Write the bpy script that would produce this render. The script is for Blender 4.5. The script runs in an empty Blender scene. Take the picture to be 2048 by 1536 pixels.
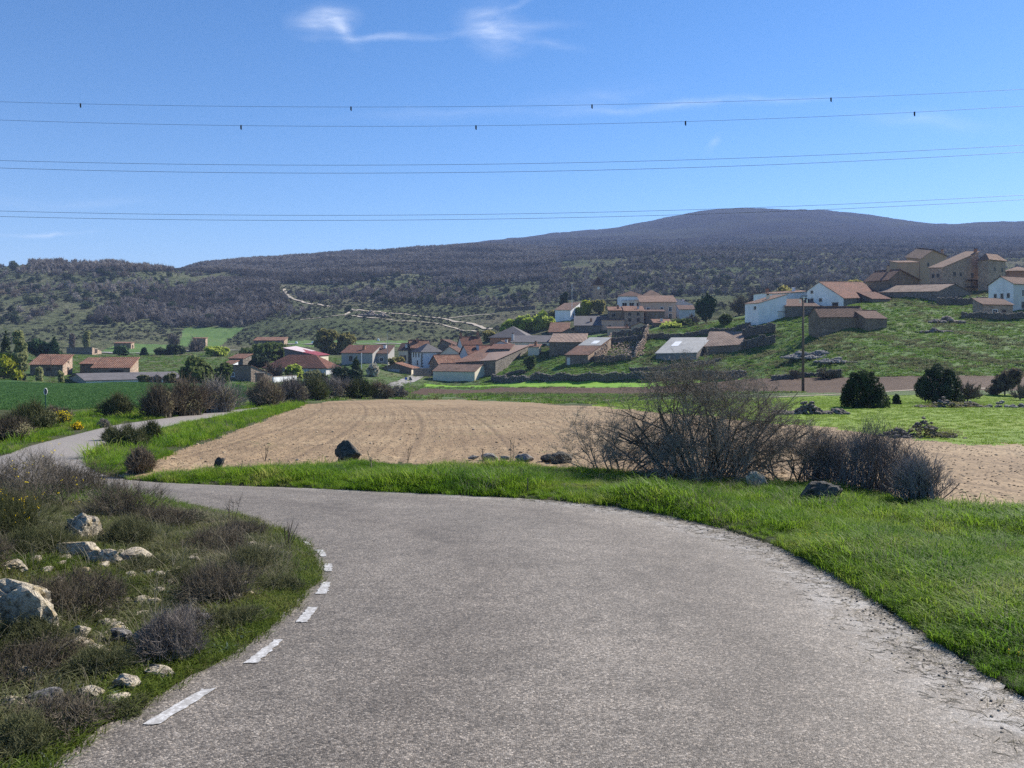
import bpy, math, random
import numpy as np
from mathutils import Vector, noise as mnoise
R = math.radians
rng = np.random.default_rng(7)
random.seed(7)
scene = bpy.context.scene
COL = scene.collection
F, HY, CX, CZ = 1550.0, 690.0, 1024.0, 1.7      # focal length and horizon row in photo pixels, eye height
SUN_AZ, SUN_EL = R(50), R(37)

# ------------------------------------------------------------------ scene helpers
def tag(o, label=None, cat=None, group=None, kind=None):
    if label: o['label'] = label
    if cat: o['category'] = cat
    if group: o['group'] = group
    if kind: o['kind'] = kind
    return o

def link(name, me, parent=None, loc=(0, 0, 0)):
    o = bpy.data.objects.new(name, me)
    o.location = loc
    COL.objects.link(o)
    if parent: o.parent = parent
    return o

def empty(name, loc=(0, 0, 0), rz=0):
    o = bpy.data.objects.new(name, None)
    o.empty_display_size = .3
    o.location = loc; o.rotation_euler = (0, 0, rz)
    COL.objects.link(o)
    return o

def npmesh(name, v, f, mats=(), smooth=False):
    """v (N,3), f (M,3) or (M,4) arrays"""
    v = np.asarray(v, np.float32); f = np.asarray(f, np.int32)
    me = bpy.data.meshes.new(name)
    me.vertices.add(len(v)); me.vertices.foreach_set('co', v.ravel())
    k = f.shape[1]
    me.loops.add(f.size); me.loops.foreach_set('vertex_index', f.ravel())
    me.polygons.add(len(f)); me.polygons.foreach_set('loop_start', np.arange(0, f.size, k, dtype=np.int32))
    me.polygons.foreach_set('use_smooth', np.full(len(f), smooth))
    for m in (mats if isinstance(mats, (list, tuple)) else [mats]): me.materials.append(m)
    me.update(calc_edges=True); me.validate()
    return me

class MB:
    def __init__(s): s.v = []; s.f = []
    def add(s, vs, fs):
        b = len(s.v); s.v += [tuple(p) for p in vs]; s.f += [tuple(b + i for i in q) for q in fs]
    def box(s, c, d, ang=0):
        ca, sa = math.cos(ang), math.sin(ang); vs = []
        for z in (-.5, .5):
            for x, y in ((-.5, -.5), (.5, -.5), (.5, .5), (-.5, .5)):
                X, Y = x * d[0], y * d[1]
                vs.append((c[0] + X * ca - Y * sa, c[1] + X * sa + Y * ca, c[2] + z * d[2]))
        s.add(vs, [(0, 3, 2, 1), (4, 5, 6, 7), (0, 1, 5, 4), (1, 2, 6, 5), (2, 3, 7, 6), (3, 0, 4, 7)])
    def tube(s, pts, rad, n=5, cap=True):
        pts = [Vector(p) for p in pts]; b = len(s.v); m = len(pts)
        for i, p in enumerate(pts):
            d = (pts[min(i + 1, m - 1)] - pts[max(i - 1, 0)]).normalized()
            a = d.cross(Vector((.31, .17, 1)) if abs(d.z) < .9 else Vector((1, .2, 0))).normalized(); c = d.cross(a)
            r = rad[i] if isinstance(rad, (list, tuple)) else rad
            for k in range(n):
                t = 2 * math.pi * k / n
                s.v.append(tuple(p + a * (math.cos(t) * r) + c * (math.sin(t) * r)))
        for i in range(m - 1):
            for k in range(n):
                q = (k + 1) % n
                s.f.append((b + i * n + k, b + i * n + q, b + (i + 1) * n + q, b + (i + 1) * n + k))
        if cap:
            s.f.append(tuple(b + k for k in range(n))[::-1]); s.f.append(tuple(b + (m - 1) * n + k for k in range(n)))
    def build(s, name, mat, parent=None, loc=(0, 0, 0), smooth=False):
        me = bpy.data.meshes.new(name)
        me.from_pydata(s.v, [], s.f); me.materials.append(mat)
        if smooth: me.polygons.foreach_set('use_smooth', [True] * len(me.polygons))
        me.update()
        return link(name, me, parent, loc)

# ------------------------------------------------------------------ node helpers
class NT:
    def __init__(s, tree): s.t = tree; s.n = tree.nodes; s.l = tree.links
    def node(s, typ, **kw):
        n = s.n.new(typ)
        for k, v in kw.items(): setattr(n, k, v)
        return n
    def put(s, sock, v):
        if isinstance(v, bpy.types.NodeSocket): s.l.new(v, sock)
        elif v is not None: sock.default_value = v
    def math(s, op, a, b=None, c=None, clamp=False):
        n = s.node('ShaderNodeMath', operation=op, use_clamp=clamp)
        s.put(n.inputs[0], a)
        if b is not None: s.put(n.inputs[1], b)
        if c is not None: s.put(n.inputs[2], c)
        return n.outputs[0]
    def noise(s, vec, scale, detail=4, rough=.55, dist=0, typ='FBM'):
        n = s.node('ShaderNodeTexNoise')
        s.put(n.inputs['Vector'], vec); n.inputs['Scale'].default_value = scale
        n.inputs['Detail'].default_value = detail; n.inputs['Roughness'].default_value = rough; n.inputs['Distortion'].default_value = dist
        return n.outputs[0]
    def vor(s, vec, scale, feature='F1', out='Distance', rand=1.0):
        n = s.node('ShaderNodeTexVoronoi', feature=feature)
        s.put(n.inputs['Vector'], vec); n.inputs['Scale'].default_value = scale; n.inputs['Randomness'].default_value = rand
        return n.outputs[out]
    def ramp(s, fac, stops, interp='LINEAR'):
        n = s.node('ShaderNodeValToRGB'); s.put(n.inputs[0], fac); e = n.color_ramp.elements
        n.color_ramp.interpolation = interp
        while len(e) < len(stops): e.new(.5)
        for q, (p, c) in zip(e, stops):
            q.position = p; q.color = (*c, 1) if not isinstance(c, (int, float)) else (c, c, c, 1)
        return n.outputs[0]
    def mix(s, fac, a, b, mode='MIX'):
        n = s.node('ShaderNodeMix', data_type='RGBA', blend_type=mode)
        s.put(n.inputs[0], fac)
        for sock, v in ((n.inputs[6], a), (n.inputs[7], b)):
            s.put(sock, (*v, 1) if isinstance(v, tuple) and len(v) == 3 else v)
        return n.outputs[2]
    def mapping(s, vec, scale=(1, 1, 1), rot=(0, 0, 0)):
        n = s.node('ShaderNodeMapping'); s.put(n.inputs[0], vec)
        n.inputs['Scale'].default_value = scale; n.inputs['Rotation'].default_value = rot
        return n.outputs[0]
    def bump(s, h, strength=.5, dist=.05):
        n = s.node('ShaderNodeBump'); n.inputs['Strength'].default_value = strength; n.inputs['Distance'].default_value = dist
        s.put(n.inputs['Height'], h); return n.outputs[0]

def material(name, fn, rough=.9, spec=.2, translucent=None):
    m = bpy.data.materials.new(name); m.use_nodes = True
    t = NT(m.node_tree); p = t.n['Principled BSDF']
    p.inputs['Roughness'].default_value = rough; p.inputs['Specular IOR Level'].default_value = spec
    geo = t.node('ShaderNodeNewGeometry'); tc = t.node('ShaderNodeTexCoord')
    t.pos, t.obj, t.uv = geo.outputs['Position'], tc.outputs['Object'], tc.outputs['UV']
    t.rand = t.node('ShaderNodeObjectInfo').outputs['Random']
    t.p = p
    col = fn(t)
    t.put(p.inputs['Base Color'], (*col, 1) if isinstance(col, tuple) else col)
    if translucent:
        tr = t.node('ShaderNodeBsdfTranslucent'); mx = t.node('ShaderNodeMixShader')
        t.put(tr.inputs[0], (*col, 1) if isinstance(col, tuple) else col); mx.inputs[0].default_value = translucent
        t.l.new(p.outputs[0], mx.inputs[1]); t.l.new(tr.outputs[0], mx.inputs[2])
        t.l.new(mx.outputs[0], t.n['Material Output'].inputs[0])
    return m

# ------------------------------------------------------------------ materials
M = {}
def asphalt(t):
    xy = t.pos
    agg = t.vor(xy, 108, out='Color'); aggd = t.vor(xy, 108)
    sep = t.node('ShaderNodeSeparateColor'); t.l.new(agg, sep.inputs[0])
    speck = t.ramp(sep.outputs[0], [(0, .06), (.3, .115), (.62, .175), (.86, .25), (1, .39)])
    tint = t.mix(sep.outputs[1], (1.05, .90, .735), (1.02, .925, .81))
    big = t.ramp(t.noise(xy, .55, 5, .6), [(.32, .8), (.68, 1.13)])
    mid = t.ramp(t.noise(xy, 6, 4, .65), [(.3, .8), (.7, 1.15)])
    c = t.mix(1, speck, tint, 'MULTIPLY'); c = t.mix(1, c, big, 'MULTIPLY'); c = t.mix(1, c, mid, 'MULTIPLY')
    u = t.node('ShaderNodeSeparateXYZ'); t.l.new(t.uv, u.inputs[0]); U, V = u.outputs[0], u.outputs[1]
    cv = t.node('ShaderNodeCombineXYZ'); t.put(cv.inputs[0], t.math('MULTIPLY', U, 7)); t.put(cv.inputs[1], t.math('MULTIPLY', V, 26))
    c = t.mix(1, c, t.ramp(t.noise(cv.outputs[0], 1.6, 6, .62), [(.32, .84), (.5, 1), (.7, 1.1)]), 'MULTIPLY'); c = t.mix(1, c, t.ramp(t.noise(xy, .16, 3, .5), [(.35, .86), (.65, 1.1)]), 'MULTIPLY')
    # worn wheel tracks, paler; grubby middle
    for cen in (.3, .7):
        d = t.math('ABSOLUTE', t.math('SUBTRACT', t.math('ADD', U, t.math('MULTIPLY', t.math('SUBTRACT', t.noise(xy, .4, 2), .5), .2)), cen))
        k = t.ramp(d, [(0, .5), (.15, 0)])
        c = t.mix(k, c, t.mix(1, c, (.72, .7, .69), 'MULTIPLY'))
    far = t.ramp(V, [(.52, 0), (.72, .8)]); c = t.mix(far, c, (.27, .245, .22))  # far stretch: grazing-angle sheen painted in as a paler base colour
    # lime dust and washed grit along the outer edge
    e = t.math('MULTIPLY', t.ramp(U, [(.85, 0), (.95, 1)]), t.ramp(t.noise(t.mapping(xy, (1, 1, 1)), 3.2, 6, .72, .8), [(.45, 0), (.62, 1)]))
    c = t.mix(t.math('MULTIPLY', e, .6), c, t.mix(sep.outputs[2], (.30, .29, .28), (.55, .54, .52)))
    # dark soil patches at both edges
    e2 = t.math('MULTIPLY', t.ramp(t.math('ABSOLUTE', t.math('SUBTRACT', U, .5)), [(.40, 0), (.5, 1)]), t.ramp(t.noise(xy, 5, 6, .7), [(.5, 0), (.68, .8)]))
    c = t.mix(e2, c, (.045, .037, .03))
    # cracks
    w = t.math('ADD', t.vor(t.mix(.12, xy, t.node('ShaderNodeTexNoise').outputs[1]), .55, 'DISTANCE_TO_EDGE'), t.math('MULTIPLY', t.noise(xy, 14, 3), .012))
    ck = t.math('MULTIPLY', t.ramp(w, [(.002, 1), (.007, 0)]), t.ramp(t.noise(xy, .8, 2), [(.48, 0), (.58, .9)]))
    c = t.mix(ck, c, (.03, .028, .026))
    b = t.bump(t.math('SUBTRACT', t.math('MULTIPLY', sep.outputs[0], 1.0), aggd), .55, .006)
    t.l.new(b, t.p.inputs['Normal'])
    return c
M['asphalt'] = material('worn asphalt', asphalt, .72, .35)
def paint(t):
    n = t.noise(t.pos, 22, 7, .8); c = t.ramp(t.vor(t.pos, 95, out='Color'), [(0, .3), (1, .62)])
    c = t.mix(t.ramp(n, [(.43, 0), (.54, 1)]), c, (.2, .19, .18))
    return t.mix(.2, c, (.74, .73, .69))
M['paint'] = material('worn white road paint', paint, .6, .3)
def track(t):
    n = t.noise(t.pos, .6, 5, .6)
    return t.ramp(n, [(.3, (.30, .25, .19)), (.7, (.52, .46, .36))])
M['track'] = material('pale dirt', track)
def lane(t):
    n = t.noise(t.pos, .8, 5, .6)
    return t.ramp(n, [(.3, (.2, .19, .18)), (.7, (.3, .285, .27))])
M['lane'] = material('concrete lane', lane)

def verge(t):
    n = t.noise(t.pos, 1.7, 6, .65); f = t.noise(t.pos, 26, 5, .7)
    c = t.ramp(n, [(.35, (.055, .075, .022)), (.5, (.075, .10, .028)), (.66, (.12, .105, .06))])
    c = t.mix(t.ramp(f, [(.35, .75), (.65, 0)]), c, (.03, .028, .016))
    b = t.bump(t.math('ADD', t.noise(t.pos, 9, 6, .7), t.math('MULTIPLY', f, .4)), .9, .12); t.l.new(b, t.p.inputs['Normal'])
    return c
M['verge'] = material('verge soil and moss', verge)
def plough(t):
    s = t.node('ShaderNodeSeparateXYZ'); t.l.new(t.pos, s.inputs[0])
    wob = t.math('MULTIPLY', t.noise(t.pos, .05, 2), 14)
    cell = t.vor(t.pos, 17, out='Color'); sc = t.node('ShaderNodeSeparateColor'); t.l.new(cell, sc.inputs[0])
    d = t.vor(t.pos, 17); n = t.noise(t.pos, .22, 5, .6)
    c = t.ramp(n, [(.3, (.215, .15, .088)), (.55, (.288, .207, .122)), (.75, (.34, .265, .165))])
    c = t.mix(.75, c, t.ramp(sc.outputs[0], [(0, .35), (.4, .9), (1, 1.35)]), 'MULTIPLY')
    c = t.mix(t.ramp(t.noise(t.pos, 11, 4, .7), [(.55, 0), (.7, .6)]), c, (.15, .1, .065))
    # drill rows sweeping round the field and a few tramlines
    r2 = t.math('SQRT', t.math('ADD', t.math('POWER', t.math('ADD', s.outputs[0], 190), 2), t.math('POWER', t.math('ADD', s.outputs[1], -10), 2)))
    ph = t.math('ADD', r2, t.math('MULTIPLY', t.noise(t.pos, .25, 3), .18))
    row = t.math('SINE', t.math('MULTIPLY', ph, 6.283 / .45))
    c = t.mix(t.ramp(row, [(-.0, 0), (1, .34)]), c, (.14, .095, .06))
    tram = t.math('ABSOLUTE', t.math('SUBTRACT', t.math('FRACT', t.math('DIVIDE', ph, 2.7)), .5))
    c = t.mix(t.ramp(tram, [(.0, .5), (.02, .4), (.04, 0)]), c, (.11, .075, .048))
    g = t.math('MULTIPLY', t.ramp(t.noise(t.pos, .5, 5, .7), [(.58, 0), (.7, 1)]), t.ramp(t.noise(t.pos, 5, 4, .7), [(.5, 0), (.62, .7)]))
    c = t.mix(g, c, (.10, .15, .035))
    h = t.math('ADD', t.math('MULTIPLY', d, -1.2), t.math('ADD', t.math('MULTIPLY', t.noise(t.pos, 13, 5, .7), .9), t.math('MULTIPLY', row, .12)))
    t.l.new(t.bump(h, .5, .025), t.p.inputs['Normal'])
    return c
M['plough'] = material('tilled stony soil', plough)
def brown(t):
    n = t.noise(t.pos, 1.3, 6, .7)
    c = t.ramp(n, [(.3, (.055, .031, .019)), (.6, (.098, .059, .036)), (.75, (.135, .09, .056))])
    s = t.node('ShaderNodeSeparateXYZ'); t.l.new(t.pos, s.inputs[0])
    row = t.math('SINE', t.math('MULTIPLY', t.math('ADD', s.outputs[1], t.math('MULTIPLY', t.noise(t.pos, .1, 2), 4)), 2.2))
    c = t.mix(t.ramp(row, [(0, 0), (1, .35)]), c, (.07, .045, .033))
    t.l.new(t.bump(n, 1, .5), t.p.inputs['Normal'])
    return c
M['brown'] = material('dark ploughed earth', brown)
def greens(a, b, c_, scale=1.0, bumpd=.25, dark=(.02, .04, .012), dk=.45):
    def fn(t):
        n = t.noise(t.pos, .12 * scale, 5, .6); f = t.noise(t.pos, 3.0 * scale, 6, .75)
        c = t.ramp(n, [(.32, a), (.5, b), (.68, c_)])
        c = t.mix(t.ramp(f, [(.36, dk), (.56, 0)]), c, dark)
        t.l.new(t.bump(t.math('ADD', f, t.math('MULTIPLY', n, .4)), 1, bumpd), t.p.inputs['Normal'])
        return c
    return fn
M['wheat'] = material('young wheat', greens((.048, .115, .034), (.066, .145, .042), (.08, .165, .048), 1.3, .25, (.018, .055, .014), .7))
M['pasture'] = material('spring pasture', greens((.135, .22, .02), (.17, .26, .024), (.21, .27, .04), 1.2, .12, (.06, .10, .015), .5))
M['bright'] = material('lush strip', greens((.12, .26, .016), (.15, .30, .018), (.16, .29, .025), 1, .1, (.07, .15, .012), .3))
M['meadow'] = material('far meadow', greens((.08, .145, .034), (.095, .17, .04), (.115, .175, .05), .4, .4, (.04, .09, .02), .35))
M['hillgrass'] = material('rough hill grass', greens((.065, .15, .024), (.095, .19, .028), (.13, .175, .05), .55, .6, (.02, .04, .014), .8))
M['commons'] = material('village ground', greens((.065, .12, .03), (.085, .135, .035), (.13, .125, .065), .5, .4, (.025, .04, .016), .65))
def scrub(t):
    s = t.node('ShaderNodeSeparateXYZ'); t.l.new(t.pos, s.inputs[0])
    n = t.noise(t.pos, .012, 5, .6); f = t.noise(t.mapping(t.pos, (1, .55, 1.6)), .33, 6, .78)
    c = t.ramp(n, [(.35, (.105, .13, .068)), (.5, (.13, .145, .082)), (.65, (.17, .16, .112))])
    c = t.mix(t.ramp(f, [(.38, .9), (.55, 0)]), c, (.028, .036, .026))
    c = t.mix(t.ramp(t.noise(t.pos, .5, 4, .7), [(.6, 0), (.72, .5)]), c, (.22, .20, .17))
    t.l.new(t.bump(f, 1, 2.0), t.p.inputs['Normal'])
    return c
M['scrub'] = material('scrubby hillside', scrub, .95, 0)
def mount(t):
    n = t.noise(t.pos, .004, 6, .62); f = t.noise(t.mapping(t.pos, (1, .6, 2)), .045, 7, .75)
    c = t.ramp(n, [(.32, (.012, .012, .016)), (.48, (.026, .023, .026)), (.64, (.050, .050, .032))])
    c = t.mix(t.ramp(f, [(.36, .75), (.58, 0)]), c, (.03, .028, .034))
    t.l.new(t.bump(f, 1, 9), t.p.inputs['Normal'])
    return c
M['mountain'] = material('heather mountain', mount, 1, 0)

def stone_wall(base, dark, scale=4.2):
    def fn(t):
        v = t.mapping(t.pos, (1, 1, 1.7))
        cell = t.vor(v, scale, out='Color'); e = t.vor(v, scale, 'DISTANCE_TO_EDGE')
        s = t.node('ShaderNodeSeparateColor'); t.l.new(cell, s.inputs[0])
        c = t.mix(s.outputs[0], tuple(x * .55 for x in base), tuple(min(1, x * 1.35) for x in base))
        c = t.mix(t.ramp(e, [(.02, .85), (.09, 0)]), c, dark)
        c = t.mix(t.ramp(t.noise(t.pos, .5, 4, .65), [(.45, 0), (.7, .45)]), c, dark)
        t.l.new(t.bump(t.math('MINIMUM', e, .12), 1, .35), t.p.inputs['Normal'])
        return c
    return fn
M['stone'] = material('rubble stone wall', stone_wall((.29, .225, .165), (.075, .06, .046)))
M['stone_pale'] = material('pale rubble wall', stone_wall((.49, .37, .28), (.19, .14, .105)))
M['stone_grey'] = material('grey drystone', stone_wall((.24, .215, .185), (.045, .04, .034), 3.6))
def render_wall(col, stain):
    def fn(t):
        n = t.noise(t.mapping(t.pos, (1, 1, .35)), .7, 6, .65)
        return t.mix(t.ramp(n, [(.42, 0), (.75, .6)]), col, stain)
    return fn
M['white'] = material('white render', render_wall((.74, .76, .78), (.5, .5, .49)))
M['cream'] = material('cream render', render_wall((.66, .60, .47), (.42, .37, .28)))
M['grey_render'] = material('grey render', render_wall((.50, .51, .52), (.3, .3, .3)))
M['ochre'] = material('ochre render', render_wall((.40, .28, .19), (.30, .21, .14)))
M['pink'] = material('pinkish render', render_wall((.50, .37, .28), (.38, .28, .21)))
M['blocks'] = material('concrete blocks', render_wall((.34, .33, .31), (.22, .21, .2)))
def tiles(cols, rough=.85):
    def fn(t):
        n = t.vor(t.pos, 3.2, out='Color'); s = t.node('ShaderNodeSeparateColor'); t.l.new(n, s.inputs[0])
        c = t.ramp(s.outputs[0], [(i / (len(cols) - 1), c) for i, c in enumerate(cols)])
        c = t.mix(t.ramp(t.noise(t.pos, .45, 5, .65), [(.45, 0), (.7, .65)]), c, (.10, .07, .055))
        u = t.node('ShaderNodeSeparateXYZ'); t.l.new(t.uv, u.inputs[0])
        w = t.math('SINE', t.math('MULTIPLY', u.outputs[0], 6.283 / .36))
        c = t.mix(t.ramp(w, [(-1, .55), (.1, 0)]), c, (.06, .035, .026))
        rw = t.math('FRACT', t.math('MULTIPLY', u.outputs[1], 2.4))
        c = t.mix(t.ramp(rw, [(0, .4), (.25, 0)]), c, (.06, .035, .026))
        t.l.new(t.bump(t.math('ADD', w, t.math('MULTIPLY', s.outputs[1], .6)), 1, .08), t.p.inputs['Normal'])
        return c
    return fn
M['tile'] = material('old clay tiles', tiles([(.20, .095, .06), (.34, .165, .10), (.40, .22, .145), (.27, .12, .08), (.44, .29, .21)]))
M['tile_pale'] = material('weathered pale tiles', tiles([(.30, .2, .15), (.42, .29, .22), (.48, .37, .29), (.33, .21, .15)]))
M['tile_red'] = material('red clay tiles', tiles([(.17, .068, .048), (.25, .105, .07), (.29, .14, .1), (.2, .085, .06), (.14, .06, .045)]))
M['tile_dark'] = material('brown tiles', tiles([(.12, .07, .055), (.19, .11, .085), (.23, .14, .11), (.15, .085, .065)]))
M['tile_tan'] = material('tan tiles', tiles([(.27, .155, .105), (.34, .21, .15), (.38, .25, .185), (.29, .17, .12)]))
def sheet(col, dk, pan=1.05):
    def fn(t):
        u = t.node('ShaderNodeSeparateXYZ'); t.l.new(t.uv, u.inputs[0])
        a = t.math('ABSOLUTE', t.math('SUBTRACT', t.math('FRACT', t.math('DIVIDE', u.outputs[0], pan)), .5))
        b = t.math('ABSOLUTE', t.math('SUBTRACT', t.math('FRACT', t.math('DIVIDE', u.outputs[1], 2.1)), .5))
        c = t.mix(t.ramp(t.noise(t.pos, .6, 5, .65), [(.35, 0), (.7, .8)]), col, dk)
        c = t.mix(t.ramp(t.math('MINIMUM', a, b), [(.0, .6), (.05, 0)]), c, dk)
        w = t.math('SINE', t.math('MULTIPLY', u.outputs[0], 6.283 / .18)); t.l.new(t.bump(w, .6, .03), t.p.inputs['Normal'])
        return c
    return fn
M['tin'] = material('grey fibre cement sheets', sheet((.40, .40, .38), (.24, .24, .23)), .7)
M['tin_dark'] = material('dark sheet roof', sheet((.17, .155, .15), (.09, .082, .078)), .7)
M['slate'] = material('dark slate', sheet((.125, .115, .118), (.07, .065, .068), .4), .7)
M['red_metal'] = material('red metal roof', sheet((.30, .065, .07), (.22, .05, .052), .9), .5)
M['pale_metal'] = material('faded pink metal', sheet((.62, .50, .50), (.5, .4, .4), .9), .5)
M['brown_sheet'] = material('brown sheet roof', sheet((.27, .19, .15), (.2, .135, .105), .9), .7)
M['boards'] = material('grey boards', sheet((.22, .225, .22), (.12, .12, .12), .5), .8)
M['glass'] = material('dark window glass', lambda t: (.02, .023, .028), .5, .1)
M['door'] = material('dark wood door', lambda t: t.ramp(t.noise(t.pos, 3), [(.3, (.035, .027, .022)), (.7, (.06, .045, .035))]), .7)
M['white_door'] = material('pale door', lambda t: (.55, .55, .52), .6)
M['grey_door'] = material('grey garage door', lambda t: t.ramp(t.noise(t.pos, 2), [(.3, (.27, .28, .3)), (.7, (.36, .37, .39))]), .6)
M['frame'] = material('pale window surround', lambda t: (.30, .26, .22), .8)
M['white_frame'] = material('white frame', lambda t: (.68, .68, .66), .6)
M['brick'] = material('brick', lambda t: t.ramp(t.noise(t.pos, 2, 4), [(.3, (.27, .13, .08)), (.7, (.36, .19, .12))]))
M['wood_pole'] = material('weathered timber', lambda t: t.ramp(t.noise(t.mapping(t.pos, (4, 4, .3)), 2, 5), [(.3, (.085, .06, .045)), (.7, (.17, .125, .1))]), .85)
M['ceramic'] = material('white insulator', lambda t: (.75, .75, .73), .3, .5)
M['steel'] = material('galvanised steel', lambda t: (.32, .33, .34), .45, .5)
M['white_post'] = material('white steel post', lambda t: (.68, .69, .7), .5, .4)
M['cable'] = material('weathered cable', lambda t: (.055, .065, .085), .5, .4)
M['black'] = material('black plastic', lambda t: (.012, .012, .013), .6, .3)
M['sign_green'] = material('green post', lambda t: (.03, .10, .07), .6)
M['sign_white'] = material('sign white', lambda t: (.7, .7, .68), .5)
M['sign_grey'] = material('sign back grey', lambda t: (.12, .125, .13), .6)
M['sign_blue'] = material('sign blue', lambda t: (.03, .12, .45), .5)
M['sign_orange'] = material('marker salmon', lambda t: (.75, .28, .16), .5)

def rockmat(base, lichen, dark, sc=1.0):
    def fn(t):
        n = t.noise(t.pos, 4.5 * sc, 8, .7, .6); f = t.noise(t.pos, 22 * sc, 6, .7)
        c = t.ramp(n, [(.3, dark), (.45, base), (.7, tuple(min(1, x * 1.3) for x in base))])
        c = t.mix(t.ramp(t.noise(t.pos, 9 * sc, 5, .7), [(.52, 0), (.6, .85)]), c, lichen)
        c = t.mix(t.ramp(f, [(.36, .9), (.52, 0)]), c, dark)
        t.l.new(t.bump(t.math('ADD', n, t.math('MULTIPLY', f, .35)), 1, .10 / sc), t.p.inputs['Normal'])
        return c
    return fn
M['limestone'] = material('lichened limestone', rockmat((.52, .455, .35), (.42, .33, .18), (.085, .072, .056)))
M['boulder'] = material('dark mossy boulder', rockmat((.10, .095, .085), (.16, .15, .13), (.03, .029, .026)))
M['greyrock'] = material('grey field stone', rockmat((.26, .245, .23), (.2, .19, .17), (.05, .047, .043)))
M['heap'] = material('old stone heap', rockmat((.22, .19, .17), (.13, .12, .1), (.05, .043, .038), .5))

def leafmat(name, cols, tr=.35, rough=.6, sc=1.6, patch=None):
    def fn(t):
        n = t.noise(t.obj, sc, 3, .6)
        r = t.math('ADD', t.math('MULTIPLY', n, .75), t.math('MULTIPLY', t.rand, .35))
        if patch: r = t.math('ADD', t.math('MULTIPLY', r, .5), t.math('MULTIPLY', t.math('SUBTRACT', t.noise(t.pos, patch, 4, .65), .25), 1.0))
        return t.ramp(r, [(.25 + .5 * i / (len(cols) - 1), c) for i, c in enumerate(cols)])
    return material(name, fn, rough, .08, tr)
M['grass'] = leafmat('verge grass blades', [(.05, .115, .016), (.115, .225, .018), (.185, .30, .024), (.30, .32, .085)], .5, .5, 1.2, .8)
M['grass_short'] = leafmat('short bank grass', [(.075, .10, .024), (.12, .145, .034), (.175, .175, .06), (.27, .23, .135)], .45, .55, 1.2, 1.1)
M['grass_rim'] = leafmat('muted edge grass', [(.055, .085, .02), (.10, .15, .026), (.15, .19, .036), (.22, .21, .08)], .4, .55, 1.2, 1.1)
M['grass_dry'] = leafmat('dry grey grass', [(.13, .12, .075), (.24, .215, .15), (.32, .29, .21)], .3, .7)
M['grass_blue'] = leafmat('blue green herb', [(.09, .13, .10), (.14, .19, .15), (.2, .24, .19)], .3, .6)
M['yellow'] = leafmat('yellow broom flowers', [(.6, .42, .012), (.75, .56, .02), (.8, .66, .04)], .4, .6)
M['leaf_dark'] = leafmat('dark conifer needles', [(.02, .032, .018), (.036, .056, .028), (.06, .085, .04)], .2, .7, .9)
M['leaf_pine'] = leafmat('pine needles', [(.018, .042, .02), (.032, .068, .03), (.052, .095, .038)], .12, .7, .7)
M['leaf_mid'] = leafmat('shrub leaves', [(.05, .075, .024), (.085, .12, .034), (.13, .165, .055)], .4, .6, .8)
M['hedge_leaf'] = leafmat('brown olive hedge buds', [(.16, .13, .08), (.24, .205, .125), (.29, .27, .15), (.36, .32, .21)], .35, .7, .9)
M['leaf_spring'] = leafmat('fresh spring leaves', [(.18, .25, .035), (.27, .35, .055), (.36, .42, .09)], .55, .6, .5)
M['leaf_olive'] = leafmat('olive new leaves', [(.17, .165, .06), (.25, .235, .085), (.32, .295, .11)], .5, .6, .5)
M['leaf_pale'] = leafmat('pale poplar leaves', [(.22, .24, .11), (.30, .32, .15), (.40, .41, .22)], .5, .6, .6)
M['leaf_yellow'] = leafmat('yellow willow leaves', [(.2, .24, .02), (.3, .33, .03), (.4, .4, .06)], .5, .6, .5)
M['blossom'] = leafmat('white blossom', [(.3, .28, .2), (.42, .39, .3), (.5, .47, .38)], .3, .6, .8)
M['twig_slate'] = leafmat('slate grey bare twigs', [(.085, .078, .074), (.16, .148, .14), (.27, .25, .238)], .1, .8, 4)
M['twig_grey'] = leafmat('grey bare twigs', [(.13, .112, .1), (.2, .175, .155), (.28, .25, .22)], .05, .8, 2)
M['twig_brown'] = leafmat('brown twigs', [(.105, .08, .056), (.165, .13, .092), (.235, .19, .14)], .05, .8, 2)
M['twig_dark'] = leafmat('dark lichened bark', [(.07, .059, .044), (.15, .128, .1), (.29, .26, .21)], .03, .8, 5)
M['oak_pale'] = leafmat('pale lilac oak twigs', [(.27, .24, .21), (.37, .335, .30), (.46, .425, .385)], .4, .8, .15)
M['oak_dark'] = leafmat('dark oak twigs', [(.10, .09, .075), (.16, .143, .12), (.22, .2, .17)], .35, .8, .15)
M['twig_purple'] = leafmat('purple grey oak twigs', [(.165, .145, .128), (.26, .232, .205), (.35, .32, .29)], .4, .8, .12, .02)
M['heath_dark'] = leafmat('dark heath twigs', [(.085, .07, .05), (.14, .118, .086), (.21, .18, .135)], .3, .8, 3)
M['heath_green'] = leafmat('grey green heath', [(.085, .095, .042), (.135, .145, .065), (.195, .195, .105)], .35, .7, 3)
M['bark'] = material('bark', lambda t: t.ramp(t.noise(t.mapping(t.pos, (3, 3, .6)), 4, 5), [(.3, (.05, .04, .032)), (.7, (.12, .1, .082))]), .9)
# ------------------------------------------------------------------ terrain
def base_drop(Y):
    Y = np.asarray(Y, float); s = 16 + 3.0 * np.log1p(np.exp(np.clip((Y - 16) / 3.0, -40, 40)))   # smooth bend at 16 m
    lin = s - 3.0 * math.log1p(math.exp(-16 / 3.0)) * 0
    return 1.7 + .06 * (Y - (s - 16)) + .04 * (s - 16)
def base_py(Y): return HY + F * base_drop(Y) / Y

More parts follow.
